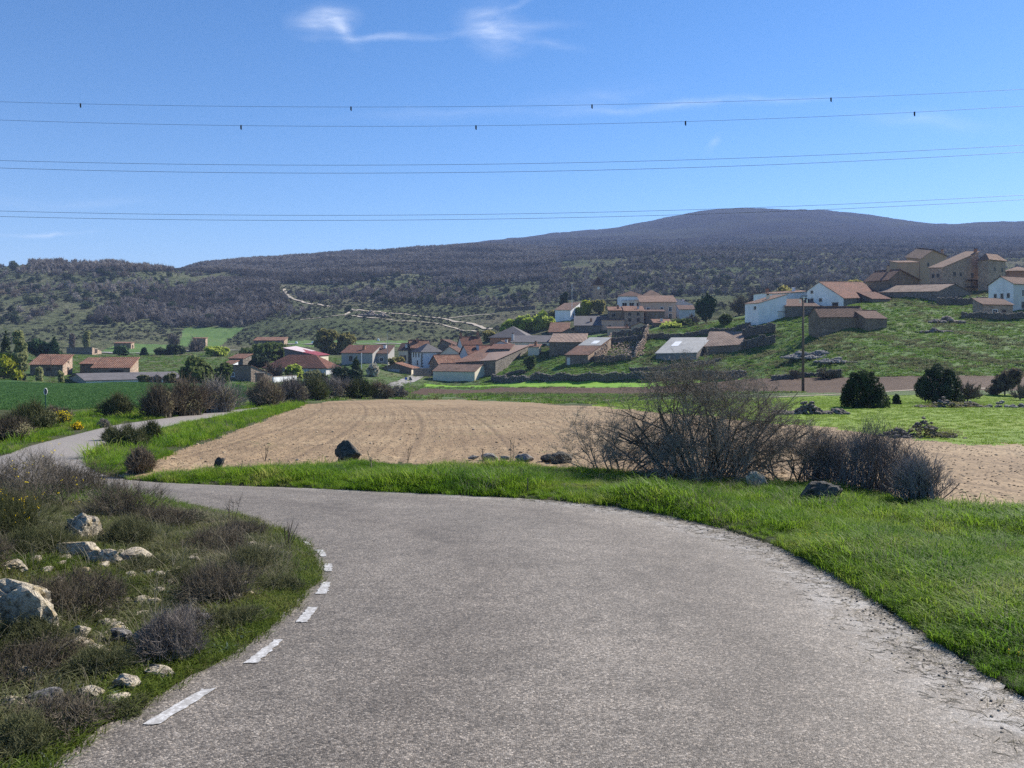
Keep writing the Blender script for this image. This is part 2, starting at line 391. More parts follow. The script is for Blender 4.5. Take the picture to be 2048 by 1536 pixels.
CTRL = []      # (photo column, photo row, distance): ground seen there
def C(*a):
    for q in a: CTRL.append(q)
for Y in (1.2, 3, 7, 15, 30, 46):
    for px in (-1400, -600, -100, 350, 800, 1250, 1700, 2150, 2700, 3500):
        CTRL.append((px, float(base_py(Y)), Y))
C((-400,764,125),(0,764,125),(250,764,125),(450,769,125),(-300,772,150),(150,771,145),(300,771,145),(420,772,148),(300,723,210),(100,715,215),(-300,715,215),(0,712,230),
  (560,775,140),(700,778,135),(790,778,118),(640,764,165),
  (400,691,310),(360,691,330),(490,691,330),(490,655,430),(370,655,430),
  (0,682,330),(-400,680,330),(0,642,400),(0,602,470),(0,562,550),(0,541,620),(-400,540,620),(60,533,640),(150,530,650),(240,530,655),(330,530,690),(380,530,930),(200,642,410),(200,602,480),(200,562,560),
  (-400,560,900),(0,560,900),(200,560,900),(330,560,900),(430,527,980),(550,521,1050),(700,511,1100),(830,503,1150),(950,493,1200),
  (550,642,420),(550,600,520),(550,570,620),(550,545,800),(700,618,470),(700,590,560),(700,550,700),(700,525,900),
  (900,640,430),(975,655,390),(900,600,540),(900,560,680),(900,530,850),(900,510,1000),
  (560,690,320),(650,690,320),(800,690,320),(860,685,330),(700,660,370),(800,650,390),(500,700,300),
  (1000,622,450),(1070,612,470),(1100,590,520),(1100,550,680),(1100,520,900),(1100,495,1400),
  (1200,600,480),(1200,560,600),(1200,525,750),(1200,503,1100),(1200,487,1600),(1200,470,2200),
  (1400,585,500),(1400,545,640),(1400,510,800),(1400,497,1100),(1400,482,1500),(1400,450,2100),
  (1700,570,520),(1700,535,680),(1700,507,850),(1700,490,1200),(1700,470,1700),(1700,440,2300),
  (1950,560,480),(1900,520,700),(2048,520,700),(2048,500,1000),(2048,472,1800),(2500,520,700),(2500,500,1000),
  (850,766,188),(1100,764,165),(1300,764,160),(1480,758,150),(1100,749,180),(1300,746,174),(1420,740,168),(1000,752,198),
  (1205,667,216),(1320,663,212),(1450,648,208),(1300,656,240),(1400,650,230),(1250,700,196),(1560,672,186),
  (1550,692,181),(1500,738,152),(1560,745,140),(1700,757,122),(1500,760,132),(1700,735,130),(1700,703,142),(1850,690,148),(1850,640,176),
  (2000,640,178),(2048,757,118),(2048,702,140),(2048,655,165),(2048,628,186),(2400,757,118),(2400,690,140),(2400,630,180),(2800,690,140),(3500,690,160),
  (1720,612,200),(1850,606,203),(1900,590,250),(1900,588,330),(1500,640,215),(1600,640,196),(1450,640,250),(1450,620,300),
  (1120,665,255),(1250,640,262),(1350,640,262),(1200,605,330),(1130,640,290),(1050,668,260),(1000,690,250),
  (1040,745,205),(1080,725,205))
for px, py in ((950,493),(1050,476),(1150,465),(1250,451),(1330,438),(1390,424),(1470,417),(1560,419),(1640,418),(1700,422),(1760,431),(1820,441),(1870,449),(1950,448),(2048,445),(2300,440),(2800,450),(3500,470)):
    C((px, py, 2600))
for px in (-1400, -400, 300, 900, 1500, 2100, 2800, 3500): C((px, 640, 5000))
C((-1400,680,330),(-1400,560,600),(-1400,580,1000),(-1400,764,130),(-1400,720,210))

def fit_ctrl(ctrl):
    A = np.array(ctrl, float); U = np.stack([A[:, 0] / 260, np.log(A[:, 2]) * 2.6], 1)
    r = A[:, 1] - base_py(A[:, 2])
    d = np.sqrt(((U[:, None] - U[None]) ** 2).sum(-1) + .06)
    n = len(A); K = np.zeros((n + 1, n + 1)); K[:n, :n] = d - np.eye(n) * .04; K[:n, n] = 1; K[n, :n] = 1
    w = np.linalg.solve(K, np.append(r, 0)); return U, w
def vnoise(x, y, seed):
    xi = np.floor(x).astype(np.int64); yi = np.floor(y).astype(np.int64); fx = x - xi; fy = y - yi
    fx = fx * fx * (3 - 2 * fx); fy = fy * fy * (3 - 2 * fy)
    def h(a, b):
        k = (a * 374761393 + b * 668265263 + seed * 974634777) & 0xffffffff
        k = ((k ^ (k >> 13)) * 1274126177) & 0xffffffff; return ((k ^ (k >> 16)) & 0xffff) / 65535.0 - .5
    return (h(xi, yi) * (1 - fx) + h(xi + 1, yi) * fx) * (1 - fy) + (h(xi, yi + 1) * (1 - fx) + h(xi + 1, yi + 1) * fx) * fy
def fbm(x, y, seed=1, octv=4):
    s = 0; a = 1.0
    for o in range(octv): s = s + a * vnoise(x * 2 ** o + o * 17.3, y * 2 ** o + o * 5.7, seed + o); a *= .5
    return s

# road edges on the ground: (left row/column, right row/column) in photo pixels, walked from the eye onward
def on_base(px, py):
    lo, hi = .4, 400.0
    for _ in range(60):
        m = (lo * hi) ** .5
        if float(base_py(m)) > py: lo = m
        else: hi = m
    return ((px - CX) / F * lo, lo)
ROAD_L = [(-1500,2800),(-330,1850),(110,1530),(212,1452),(345,1378),(505,1284),(592,1206),(634,1150),(628,1112),(598,1085),(552,1060),(490,1038),(400,1019),(300,1003),(180,985),(50,965),(-45,943),(-40,925),(10,911),(60,893),(150,870),(230,851),(300,841),(400,828),(470,820.5),(520,815)]
ROAD_R = [(4600,2900),(3050,1960),(2420,1620),(2060,1405),(1905,1308),(1790,1230),(1690,1163),(1590,1109),(1490,1074),(1390,1044),(1250,1018),(1100,1002),(950,993),(800,986),(600,977),(400,970),(260,961),(200,947),(172,926),(172,910),(215,890),(265,872),(340,852),(430,834),(485,824),(530,818)]
def resample(P, n):
    P = np.array(P, float); k = np.arange(len(P)); q = np.linspace(0, len(P) - 1, n)
    out = []
    for t in q:                                            # Catmull-Rom
        i = min(int(t), len(P) - 2); u = t - i
        p0, p1, p2, p3 = P[max(i - 1, 0)], P[i], P[i + 1], P[min(i + 2, len(P) - 1)]
        out.append(.5 * ((2 * p1) + (-p0 + p2) * u + (2 * p0 - 5 * p1 + 4 * p2 - p3) * u * u + (-p0 + 3 * p1 - 3 * p2 + p3) * u ** 3))
    return np.array(out)
RL = resample([on_base(*p) for p in ROAD_L], 300); RR = resample([on_base(*p) for p in ROAD_R], 300)
ROAD_POLY = np.vstack([RL, RR[::-1]])
def in_poly(x, y, poly):
    poly = np.asarray(poly, float); x = np.asarray(x, float); y = np.asarray(y, float); r = np.zeros(x.shape, bool)
    x2, y2 = poly[-1]
    for x1, y1 in poly:
        c = ((y1 > y) != (y2 > y))
        with np.errstate(divide='ignore', invalid='ignore'): r ^= c & (x < (x2 - x1) * (y - y1) / (y2 - y1 + 1e-12) + x1)
        x2, y2 = x1, y1
    return r
def road_dist(x, y):
    """distance to the nearest road edge (unsigned)"""
    x = np.asarray(x, float).ravel(); y = np.asarray(y, float).ravel(); d = np.full(x.shape, 1e9)
    m = (y < 60)
    if m.any():
        xx, yy = x[m], y[m]; dd = np.full(xx.shape, 1e9)
        for E in (RL[::1], RR[::1]):
            for a, b in zip(E[:-1], E[1:]):
                vx, vy = b - a; t = np.clip(((xx - a[0]) * vx + (yy - a[1]) * vy) / (vx * vx + vy * vy + 1e-9), 0, 1)
                dd = np.minimum(dd, (xx - a[0] - t * vx) ** 2 + (yy - a[1] - t * vy) ** 2)
        d[m] = np.sqrt(dd)
    return d

HOUSES = []     # filled by the building list; their corners pin the terrain too
GRID = {}
def make_terrain():
    cols = np.concatenate([np.linspace(-1500, -160, 60)[:-1], np.arange(-160, 2210, 4.0), np.linspace(2210, 3600, 61)])
    rows = np.exp(np.concatenate([np.linspace(math.log(.55), math.log(3), 60)[:-1], np.arange(math.log(3), math.log(700), .0105), np.linspace(math.log(700), math.log(5200), 130)]))
    U, w = fit_ctrl(CTRL)
    PX, YY = np.meshgrid(cols, rows); n = PX.size
    q = np.stack([PX.ravel() / 260, np.log(YY.ravel()) * 2.6], 1); r = np.empty(n)
    for i in range(0, n, 20000):
        c = q[i:i + 20000]; d = np.sqrt(((c[:, None] - U[None]) ** 2).sum(-1) + .06); r[i:i + 20000] = d @ w[:-1] + w[-1]
    r = r.reshape(PX.shape); r = r * np.clip((YY - 44) / 25, 0, 1) ** 1.0
    X = (PX - CX) / F * YY
    Z = CZ + (HY - (base_py(YY) + r)) / F * YY
    inroad = in_poly(X.ravel(), YY.ravel(), ROAD_POLY).reshape(X.shape)
    rd = road_dist(X, YY).reshape(X.shape)
    side = np.where(inroad, 0.0, np.clip(rd / 1.2, 0, 1))
    near = np.clip(1 - YY / 60, 0, 1)
    # left bank climbs gently, outer verge forms a low berm before the field
    left = (PX < 700) & (YY < 13) & ~inroad
    bank = np.where(left, .34 * np.clip(rd / 2.6, 0, 1) ** 1.2, 0)
    Z = Z + bank
    berm = np.where(~left & ~inroad & (YY < 40) & (X > -9), .11 * np.exp(-((rd - .9) / .8) ** 2), 0)
    Z = Z + berm
    Z = Z + side * np.where(YY < 60, .07 * fbm(X * .9, YY * .9, 3, 4) + .03 * fbm(X * 5, YY * 5, 9, 3), 0) * (YY < 60)
    far = np.clip((YY - 105) / 50, 0, 1)
    Z = Z + far * np.where(YY < 300, .55, .0) * (fbm(X * .14, YY * .14, 21, 4) + 1.5 * fbm(X * .05, YY * .28, 51, 3)) * np.clip((PX - 960) / 80, 0, 1)
    Z = Z + far * .30 * fbm(X * .3, YY * .3, 5, 4) * np.where(YY < 300, 1, 2)
    Z = Z + np.clip((YY - 320) / 150, 0, 1) * fbm(X * .02, YY * .02, 31, 5) * 4 + np.clip((YY - 900) / 900, 0, 1) * fbm(X * .006, YY * .006, 41, 6) * 9
    Z = Z - np.where(inroad, np.clip(rd * 1.0, 0, .05), 0) - np.where(inroad, .004, 0)
    GRID.update(cols=cols, rows=rows, X=X, Y=YY, Z=Z, PX=PX, inroad=inroad, PY=HY - (Z - CZ) / YY * F, rd=rd)

def gz(px, Y):
    """ground height at photo column px and distance Y"""
    c, r, Z = GRID['cols'], GRID['rows'], GRID['Z']
    px = np.clip(np.asarray(px, float), c[0], c[-1] - .01); Y = np.clip(np.asarray(Y, float), r[0], r[-1] - .01)
    i = np.clip(np.searchsorted(c, px, 'right') - 1, 0, len(c) - 2); j = np.clip(np.searchsorted(r, Y, 'right') - 1, 0, len(r) - 2)
    u = (px - c[i]) / (c[i + 1] - c[i]); v = (Y - r[j]) / (r[j + 1] - r[j])
    return (Z[j, i] * (1 - u) + Z[j, i + 1] * u) * (1 - v) + (Z[j + 1, i] * (1 - u) + Z[j + 1, i + 1] * u) * v
def gzxy(x, y): return gz(CX + np.asarray(x) / np.asarray(y) * F, y)
def at(px, Y, dz=0): return Vector(((px - CX) / F * Y, Y, float(gz(px, Y)) + dz))
def hit(px, py, ymin=1.0):
    """distance at which the ground is first seen at this photo pixel"""
    c = GRID['cols']; i = min(max(int(np.searchsorted(c, px)), 0), len(c) - 1); P = GRID['PY'][:, i]; r = GRID['rows']
    k = np.where((P <= py) & (r >= ymin))[0]
    if not len(k): return 60.0
    k = int(k[0])
    if k == 0: return float(r[0])
    a, b = P[k - 1], P[k]
    return float(r[k - 1] + (r[k] - r[k - 1]) * np.clip((a - py) / (a - b + 1e-9), 0, 1))
def spot(px, py, ymin=1.0, dz=0): return at(px, hit(px, py, ymin), dz)

# regions of the ground, outlined by what the photograph shows of them: (name, material, outline, nearest, farthest)
ZONES = [
 ('ploughed_field', 'plough', [(205,964),(300,955),(420,942),(700,930),(1100,934),(1300,948),(1500,963),(1700,985),(1900,1010),(2048,1030),(2500,1085),(3500,1200),(3500,960),(2500,930),(2048,893),(1900,884),(1740,866),(1620,852),(1500,843),(1300,824),(1200,813),(1000,802),(830,799),(700,799),(620,806),(500,850),(385,890)], 11, 95),
 ('brown_field', 'brown', [(800,791),(900,788),(1300,789),(1500,784),(1690,785),(1770,781),(2300,781),(2300,753),(2048,750),(1800,753),(1500,757),(1300,775),(850,775)], 60, 160),
 ('bright_field', 'bright', [(850,774),(1300,775),(1490,762),(1480,757),(1300,763),(980,763),(850,767)], 90, 185),
 ('wheat_field', 'wheat', [(-900,758),(0,758),(470,764),(500,778),(480,812),(250,814),(100,822),(0,822),(-900,840)], 46, 140),
 ('pasture', 'pasture', [(1180,811),(1300,824),(1500,843),(1620,852),(1740,866),(1900,884),(2048,893),(2500,930),(3500,960),(3500,790),(2048,788),(1700,791),(1540,796),(1300,799),(1240,803)], 18, 110),
 ('far_meadow', 'meadow', [(357,693),(368,655),(488,655),(440,693)], 290, 450),
 ('far_meadow', 'meadow', [(560,694),(565,681),(840,681),(840,694)], 290, 350),
 ('far_meadow', 'meadow', [(190,708),(230,690),(360,684),(360,708)], 240, 330),
]
def zone_index(px, Y, py):
    z = np.full(np.shape(px), -1)
    for k, (nm, mt, poly, a, b) in enumerate(ZONES):
        m = (z < 0) & (Y > a) & (Y < b)
        if m.any(): z[m] = np.where(in_poly(px[m], py[m], poly), k, -1)
    d = z < 0
    z[d & (Y >= 900)] = 100; z[d & (Y >= 255) & (Y < 900)] = 101
    z[d & (Y >= 104) & (Y < 255) & (px > 960)] = 102; z[d & (Y >= 60) & (z < 0)] = 103; z[z < 0] = 104
    return z
EXTRA = {100: ('mountain', 'mountain'), 101: ('hillside', 'scrub'), 102: ('grassy_hill', 'hillgrass'), 103: ('village_ground', 'commons'), 104: ('verge_ground', 'verge')}
def build_ground():
    X, Y, Z, PX, PY = (GRID[k] for k in ('X', 'Y', 'Z', 'PX', 'PY'))
    nr, nc = X.shape; V = np.stack([X, Y, Z], -1).reshape(-1, 3)
    idx = np.arange(nr * nc).reshape(nr, nc)
    q = np.stack([idx[:-1, :-1], idx[:-1, 1:], idx[1:, 1:], idx[1:, :-1]], -1).reshape(-1, 4)
    cen = lambda A: (.25 * (A[:-1, :-1] + A[:-1, 1:] + A[1:, 1:] + A[1:, :-1])).ravel()
    cpx, cy = cen(PX), cen(Y); cx = (cpx - CX) / F * cy
    w1 = fbm(cx * .45, cy * .45, 77, 3); cpy = cen(PY) + w1 * np.clip(300 / cy, 1.0, 14)
    z = zone_index(cpx, cy, cpy)
    z[(z < 100) & GRID['inroad'][:-1, :-1].ravel()] = 104
    done = {}
    for k in np.unique(z):
        nm, mt = (ZONES[k][0], ZONES[k][1]) if k < 100 else EXTRA[int(k)]
        done.setdefault((nm, mt), []).append(k)
    for (nm, mt), ks in done.items():
        f = q[np.isin(z, ks)]; used, inv = np.unique(f, return_inverse=True)
        me = npmesh(nm, V[used], inv.reshape(-1, 4), M[mt], True)
        tag(link(nm, me), kind='structure')

def ribbon(name, pix, halfw, mat, dz=.12, n=80, ymin=1.0, world=None):
    """a track draped on the ground through photo points; half width in metres"""
    pts = world if world is not None else [spot(px, py, ymin)[:2] for px, py in pix]
    P = resample(pts, n); T = np.gradient(P, axis=0); T /= np.linalg.norm(T, axis=1)[:, None] + 1e-9
    N = np.stack([-T[:, 1], T[:, 0]], 1); v = []; k = 5
    hw = np.array(halfw) if not np.isscalar(halfw) else np.full(n, halfw)
    hw = hw * (1 + .25 * fbm(np.arange(n) * .35, np.zeros(n), 3, 2))
    for j in range(k):
        Q = P + N * (hw * (j / (k - 1) * 2 - 1))[:, None]; v.append(np.column_stack([Q, gzxy(Q[:, 0], Q[:, 1]) + dz]))
    V = np.stack(v, 1).reshape(-1, 3); idx = np.arange(n * k).reshape(n, k)
    f = np.stack([idx[:-1, :-1], idx[:-1, 1:], idx[1:, 1:], idx[1:, :-1]], -1).reshape(-1, 4)
    return tag(link(name, npmesh(name, V, f, M[mat], True)), kind='structure')

def build_road():
    n, k = len(RL), 13; v, uv = [], []
    jit = .05 * fbm(np.arange(n) * .9, np.zeros(n), 5, 3); jr = .09 * fbm(np.arange(n) * 1.1, np.ones(n) * 9, 6, 3)
    for j in range(k):
        t = j / (k - 1); Q = RL * (1 - t) + RR * t
        Q = Q + (RR - RL) / np.linalg.norm(RR - RL, axis=1)[:, None] * ((jit if j == 0 else jr if j == k - 1 else 0 * jr)[:, None])
        z = CZ - base_drop(Q[:, 1]) + .012 + .02 * (1 - (2 * t - 1) ** 2)
        v.append(np.column_stack([Q, z])); uv.append(np.column_stack([np.full(n, t), np.arange(n) / n]))
    V = np.stack(v, 1).reshape(-1, 3); UV = np.stack(uv, 1).reshape(-1, 2); idx = np.arange(n * k).reshape(n, k)
    f = np.stack([idx[:-1, :-1], idx[:-1, 1:], idx[1:, 1:], idx[1:, :-1]], -1).reshape(-1, 4)
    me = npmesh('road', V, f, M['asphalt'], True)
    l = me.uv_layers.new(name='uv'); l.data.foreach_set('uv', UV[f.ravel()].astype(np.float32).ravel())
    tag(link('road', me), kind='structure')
    # painted dashes along the inner edge
    D = [[(285,1456),(320,1456),(432,1384),(406,1384)],[(489,1332),(515,1332),(568,1285),(549,1285)],[(591,1249),(615,1249),(636,1219),(616,1219)],
         [(631,1192),(654,1192),(663,1168),(645,1168)],[(649,1146),(665,1146),(664,1131),(648,1131)],[(643,1116),(654,1116),(646,1103),(631,1103)],[(614,1093),(623,1093),(613,1086),(606,1086)],[(437,1040),(449,1040),(440,1037),(428,1037)]]
    for q in D:
        c = [on_base(*p) for p in q]; a, b, c_, d = [np.array(p) for p in c]; vs, fs = [], []; m = 12
        for i in range(m + 1):
            u = i / m; s, e = a + (d - a) * u, b + (c_ - b) * u
            for w_ in (0, .33, .67, 1):
                p = s + (e - s) * w_; p = p + rng.normal(0, .006, 2)
                # sit on the road sheet
                dd = np.hypot(*(RL - p).T); k0 = int(dd.argmin()); tt = float(np.clip(dd[k0] / np.hypot(*(RR[k0] - RL[k0])), 0, 1))
                vs.append((p[0], p[1], CZ - float(base_drop(p[1])) + .012 + .02 * (1 - (2 * tt - 1) ** 2) + .005))
        for i in range(m):
            for j in range(3): fs.append((i * 4 + j, i * 4 + j + 1, i * 4 + j + 5, i * 4 + j + 4))
        me = bpy.data.meshes.new('road_marking'); me.from_pydata(vs, [], fs); me.materials.append(M['paint'])
        tag(link('road_marking', me), kind='structure')
# ------------------------------------------------------------------ buildings
def house(name, label, cat, xl, xc, xr, yb, ye, Y, a=20, roof='gableL', rise=0, rp=.5, yl=None, yr=None, yk=None, L=None, W=None,
          wall='stone', rmat='tile', wallL=None, wallR=None, wins=(), chim=(), over=.28, group=None, thick=.13, extra=None):
    HOUSES.append(dict(locals())); CTRL.append((xc, yb + .5, Y))
def solve_house(h):
    k = lambda x: (x - CX) / F
    Y = h['Y']; Cx = k(h['xc']) * Y
    if h['a'] is None:                                     # turn the house until its right wall ends where the photo shows it
        lo, hi = R(-50), R(80)
        for _ in range(50):
            m = (lo + hi) / 2
            if (Cx + h['W'] * math.sin(m)) / (Y + h['W'] * math.cos(m)) < k(h['xr']): lo = m
            else: hi = m
        a = lo
    else: a = R(h['a'])
    L = h['L'] if h['L'] else (Cx - k(h['xl']) * Y) / (math.cos(a) + k(h['xl']) * math.sin(a))
    W = h['W'] if h['W'] else (k(h['xr']) * Y - Cx) / (math.sin(a) - k(h['xr']) * math.cos(a))
    return Cx, Y, L, W, a
def build_house(h):
    Cx, Y, L, W, a = solve_house(h)
    assert .5 < L < 60 and .5 < W < 80, (h['label'], L, W)
    z0 = CZ + (HY - h['yb']) / F * Y
    uL = Vector((-math.cos(a), math.sin(a), 0)); uR = Vector((math.sin(a), math.cos(a), 0))
    hC = (h['yb'] - h['ye']) / F * Y
    zof = lambda py, YY: CZ + (HY - py) / F * YY - z0
    hL = zof(h['yl'], Y + L * math.sin(a)) if h['yl'] is not None else hC
    hR = zof(h['yr'], Y + W * math.cos(a)) if h['yr'] is not None else hC
    hK = zof(h['yk'], Y + L * math.sin(a) + W * math.cos(a)) if h['yk'] is not None else hL + hR - hC
    kind = h['roof']; rise = h['rise'] / F * Y
    root = empty(h['name'], (Cx, Y, z0)); tag(root, h['label'], h['cat'], h['group'])
    base = lambda s, t: (hC * (1 - s / L) * (1 - t / W) + hL * (s / L) * (1 - t / W) + hR * (1 - s / L) * (t / W) + hK * (s / L) * (t / W))
    rp = h['rp']
    def fold(u): return u / rp if u < rp else (1 - u) / (1 - rp)
    def H(s, t):
        if kind == 'gableL': return base(s, t) + rise * fold(t / W)
        if kind == 'gableR': return base(s, t) + rise * fold(s / L)
        return base(s, t)
    P = lambda s, t, z: tuple(uL * s + uR * t + Vector((0, 0, z)))
    wm = M[h['wall']]; dn = -3.0
    # walls: four faces, each with its own outline
    def side(pts, mat, nm='wall'):
        b = MB(); top = [P(s, t, H(s, t) - .02) for s, t in pts]; bot = [P(s, t, dn) for s, t in (pts[0], pts[-1])]
        b.add([bot[0]] + top + [bot[1]], [tuple(range(len(top) + 2))])
        return b.build(nm, mat, root)
    b = MB()
    sides = {'L': [(L, 0), (0, 0)], 'R': [(0, 0), (0, W)], 'B': [(0, W), (L, W)], 'S': [(L, W), (L, 0)]}
    if kind == 'gableL': sides['R'].insert(1, (0, W * rp)); sides['S'].insert(1, (L, W * rp))
    if kind == 'gableR': sides['L'].insert(1, (L * rp, 0)); sides['B'].insert(1, (L * rp, W))
    groups = {}
    for k, pts in sides.items():
        m = h['wallL'] if k == 'L' and h['wallL'] else h['wallR'] if k == 'R' and h['wallR'] else h['wall']
        groups.setdefault(m, []).append(pts)
    for m, lst in groups.items():
        b = MB()
        for pts in lst:
            top = [P(s, t, H(s, t) - .02) for s, t in pts]
            b.add([P(*pts[0], dn)] + top + [P(*pts[-1], dn)], [tuple(range(len(top) + 2))])
        b.build('wall', M[m], root)
    # roof planes with thickness
    o = h['over']; th = h['thick']
    if kind != 'none':
        quads = []
        if kind == 'gableL':
            quads = [[(-o, -o), (L + o, -o), (L + o, W * rp), (-o, W * rp)], [(L + o, W + o), (-o, W + o), (-o, W * rp), (L + o, W * rp)]]
        elif kind == 'gableR':
            quads = [[(-o, W + o), (-o, -o), (L * rp, -o), (L * rp, W + o)], [(L + o, -o), (L + o, W + o), (L * rp, W + o), (L * rp, -o)]]
        elif kind == 'mono':
            d = h['extra'] or 'back'
            quads = [[(-o, -o), (L + o, -o), (L + o, W + o), (-o, W + o)]] if d == 'back' else [[(-o, W + o), (-o, -o), (L + o, -o), (L + o, W + o)]]
        elif kind == 'hip':
            pass
        def Hx(s, t):
            if kind == 'gableL':
                f = t / (W * rp) if t <= W * rp else (W - t) / (W * (1 - rp)); return base(s, t) + rise * f
            if kind == 'gableR':
                f = s / (L * rp) if s <= L * rp else (L - s) / (L * (1 - rp)); return base(s, t) + rise * f
            return base(s, t)
        b = MB(); uvs = []
        def slab(v3, uv):
            n = len(v3); lo = [(p[0], p[1], p[2] - th) for p in v3]
            fs = [tuple(range(n)), tuple(range(2 * n - 1, n - 1, -1))] + [(i, n + i, n + (i + 1) % n, (i + 1) % n) for i in range(n)]
            b.add(v3 + lo, fs); uvs.extend([uv, uv]); 
        if kind == 'hip':
            ra = max(L, W); ridge = max(0, (L - W) * .5 if L >= W else 0); ridw = max(0, (W - L) * .5 if W > L else 0)
            e = [(-o, -o), (L + o, -o), (L + o, W + o), (-o, W + o)]; E = [P(s, t, base(min(max(s, 0), L), min(max(t, 0), W)) - .0) for s, t in e]
            r1, r2 = ((L * .5 - ridge, W * .5 - ridw), (L * .5 + ridge, W * .5 + ridw))
            A, B_ = P(*r1, base(*r1) + rise + th), P(*r2, base(*r2) + rise + th)
            if L >= W: slab([E[0], E[1], B_, A], 0); slab([E[1], E[2], B_], 1); slab([E[2], E[3], A, B_], 0); slab([E[3], E[0], A], 1)
            else: slab([E[0], E[1], A], 1); slab([E[1], E[2], B_, A], 0); slab([E[2], E[3], B_], 1); slab([E[3], E[0], A, B_], 0)
        else:
            for q in quads: slab([P(s, t, Hx(s, t) + th) for s, t in q], 0)
        ro = b.build('roof', M[h['rmat']], root)
        me = ro.data; l = me.uv_layers.new(name='uv')
        for p in me.polygons:
            n = p.normal; hd = Vector((0, 0, 1)).cross(n)
            hd = hd.normalized() if hd.length > .05 else uL; dv = n.cross(hd)
            for li in p.loop_indices:
                c = me.vertices[me.loops[li].vertex_index].co; l.data[li].uv = (c.dot(hd), c.dot(dv))
        if h['rmat'].startswith('tile') and kind in ('gableL', 'gableR'):
            cb = MB(); e0, e1 = ((-o, W * rp), (L + o, W * rp)) if kind == 'gableL' else ((L * rp, -o), (L * rp, W + o))
            m = 14; pts = []
            for i in range(m):
                s, t = e0[0] + (e1[0] - e0[0]) * i / (m - 1), e0[1] + (e1[1] - e0[1]) * i / (m - 1)
                pts.append(Vector(P(s, t, Hx(s, t) + th + random.uniform(.0, .06))))
            cb.tube(pts, .12, 6); cb.build('ridge_tiles', M[h['rmat']], ro)
    # openings: (side, centre fraction, height of sill, width, height, kind) in metres above the wall foot
    for wv in h['wins']:
        sd, fr, sill, ww, hh, kd = wv
        u = uL if sd == 'L' else uR; ln = L if sd == 'L' else W; nrm = -uR if sd == 'L' else -uL
        c = u * (fr * ln) + nrm * .03 + Vector((0, 0, sill + hh / 2)); ang = math.atan2(u.y, u.x)
        fm = {'w': 'frame', 'ww': 'white_frame', 'd': 'door', 'wd': 'white_door', 'gd': 'grey_door', 'v': 'door'}[kd]
        b = MB()
        if kd in ('w', 'ww'):
            e = .13
            for dx, dz, sx, sz in ((-(ww + e) / 2, 0, e, hh), ((ww + e) / 2, 0, e, hh), (0, (hh + e) / 2, ww + 2 * e, e), (0, -(hh + e) / 2, ww + 2 * e + .1, e)):
                b.box(c + u * dx + Vector((0, 0, dz)), (sx, .10, sz), ang)
            fo = b.build('window', M[fm], root)
            g = MB(); g.box(c, (ww, .05, hh), ang); go = g.build('pane', M['glass'], fo)
            bar = MB(); bar.box(c + nrm * .03, (.06, .04, hh), ang); bar.build('glazing_bar', M[fm], fo)
        else:
            b.box(c, (ww, .08, hh), ang); do = b.build('door', M[fm], root)
            if kd != 'v':
                e = MB(); e.box(c + Vector((0, 0, hh / 2 + .09)), (ww + .4, .12, .18), ang); e.build('lintel', M['frame'], do)
    for (s, t, hh, mt) in h['chim']:
        b = MB(); zt = H(s * L, t * W); c = Vector(P(s * L, t * W, zt + hh / 2 - .2)); ang = math.atan2(uL.y, uL.x)
        b.box(c, (.7, .6, hh + .4), ang); b.box(c + Vector((0, 0, hh / 2 + .26)), (.86, .76, .12), ang)
        co = b.build('chimney', M[mt], root)
        k = MB(); k.box(c + Vector((0, 0, hh / 2 + .5)), (.5, .42, .3), ang); k.build('chimney_cap', M['tile_dark'], co)
    h['obj'] = root; h['LW'] = (L, W)
    return root

W_ = lambda s, f, z, w=.9, hh=1.1, k='w': (s, f, z, w, hh, k)
# left farm cluster
house('stone_barn', 'stone barn with terracotta lean-to roof nearest the poplars, farthest left of the tiled barns', 'barn', 60, 125.5, 145, 751, 729.5, 165, None, 'mono', W=5.5, yr=710.5, yl=729.5, wall='stone', wallR='stone_pale', rmat='tile', wins=[W_('L', .45, 1.0, .7, .7, 'v'), W_('R', .55, 0, .9, 1.6, 'd'), W_('R', .55, 2.6, .5, .4, 'v')])
house('stone_barn', 'wide stone barn with terracotta roof and sunlit gable, right of the poplar barn', 'barn', 184.5, 260, 277, 747, 735.5, 165, None, 'mono', W=5.5, yr=716, wall='stone', wallR='stone_pale', rmat='tile', wins=[W_('L', .35, 0, 2.4, .9, 'd')])
house('stone_shed', 'low stone lean-to with tiled roof attached to the left of the wide terracotta barn', 'shed', 160, 190, 206, 749, 728, 170, None, 'mono', W=5, yr=716.5, wall='stone', rmat='tile')
house('long_shed', 'long low shed with grey corrugated roof sunk behind the green wheat field', 'shed', 138, 172, 372, 770, 762, 143, 52, 'gableR', rise=11, wall='blocks', wallR='white', rmat='tin_dark')
house('stone_ruin', 'dark roofless stone building with sunlit end wall above the terracotta barns', 'ruin', 133, 184.5, 203, 709, 695, 255, None, 'mono', W=6, yr=702.5, yl=695, wall='stone_grey', wallR='stone_pale', rmat='stone', over=0, wins=[W_('R', .4, .4, 1.6, 1.4, 'd')])
house('stone_hut', 'small stone hut with doorway standing alone in the left far meadow', 'hut', 228, 262, 268.5, 697.5, 686.5, 300, None, 'mono', W=4, yr=684.5, wall='stone', wallR='stone_pale', rmat='tile', wins=[W_('R', .5, 0, 1.2, 1.5, 'd')])
house('stone_hut', 'small stone hut half hidden behind the bare tree by the far meadow', 'hut', 385, 411, 415, 689, 677, 300, None, 'mono', W=4, yr=675.5, wall='stone', wallR='stone_pale', rmat='tile')
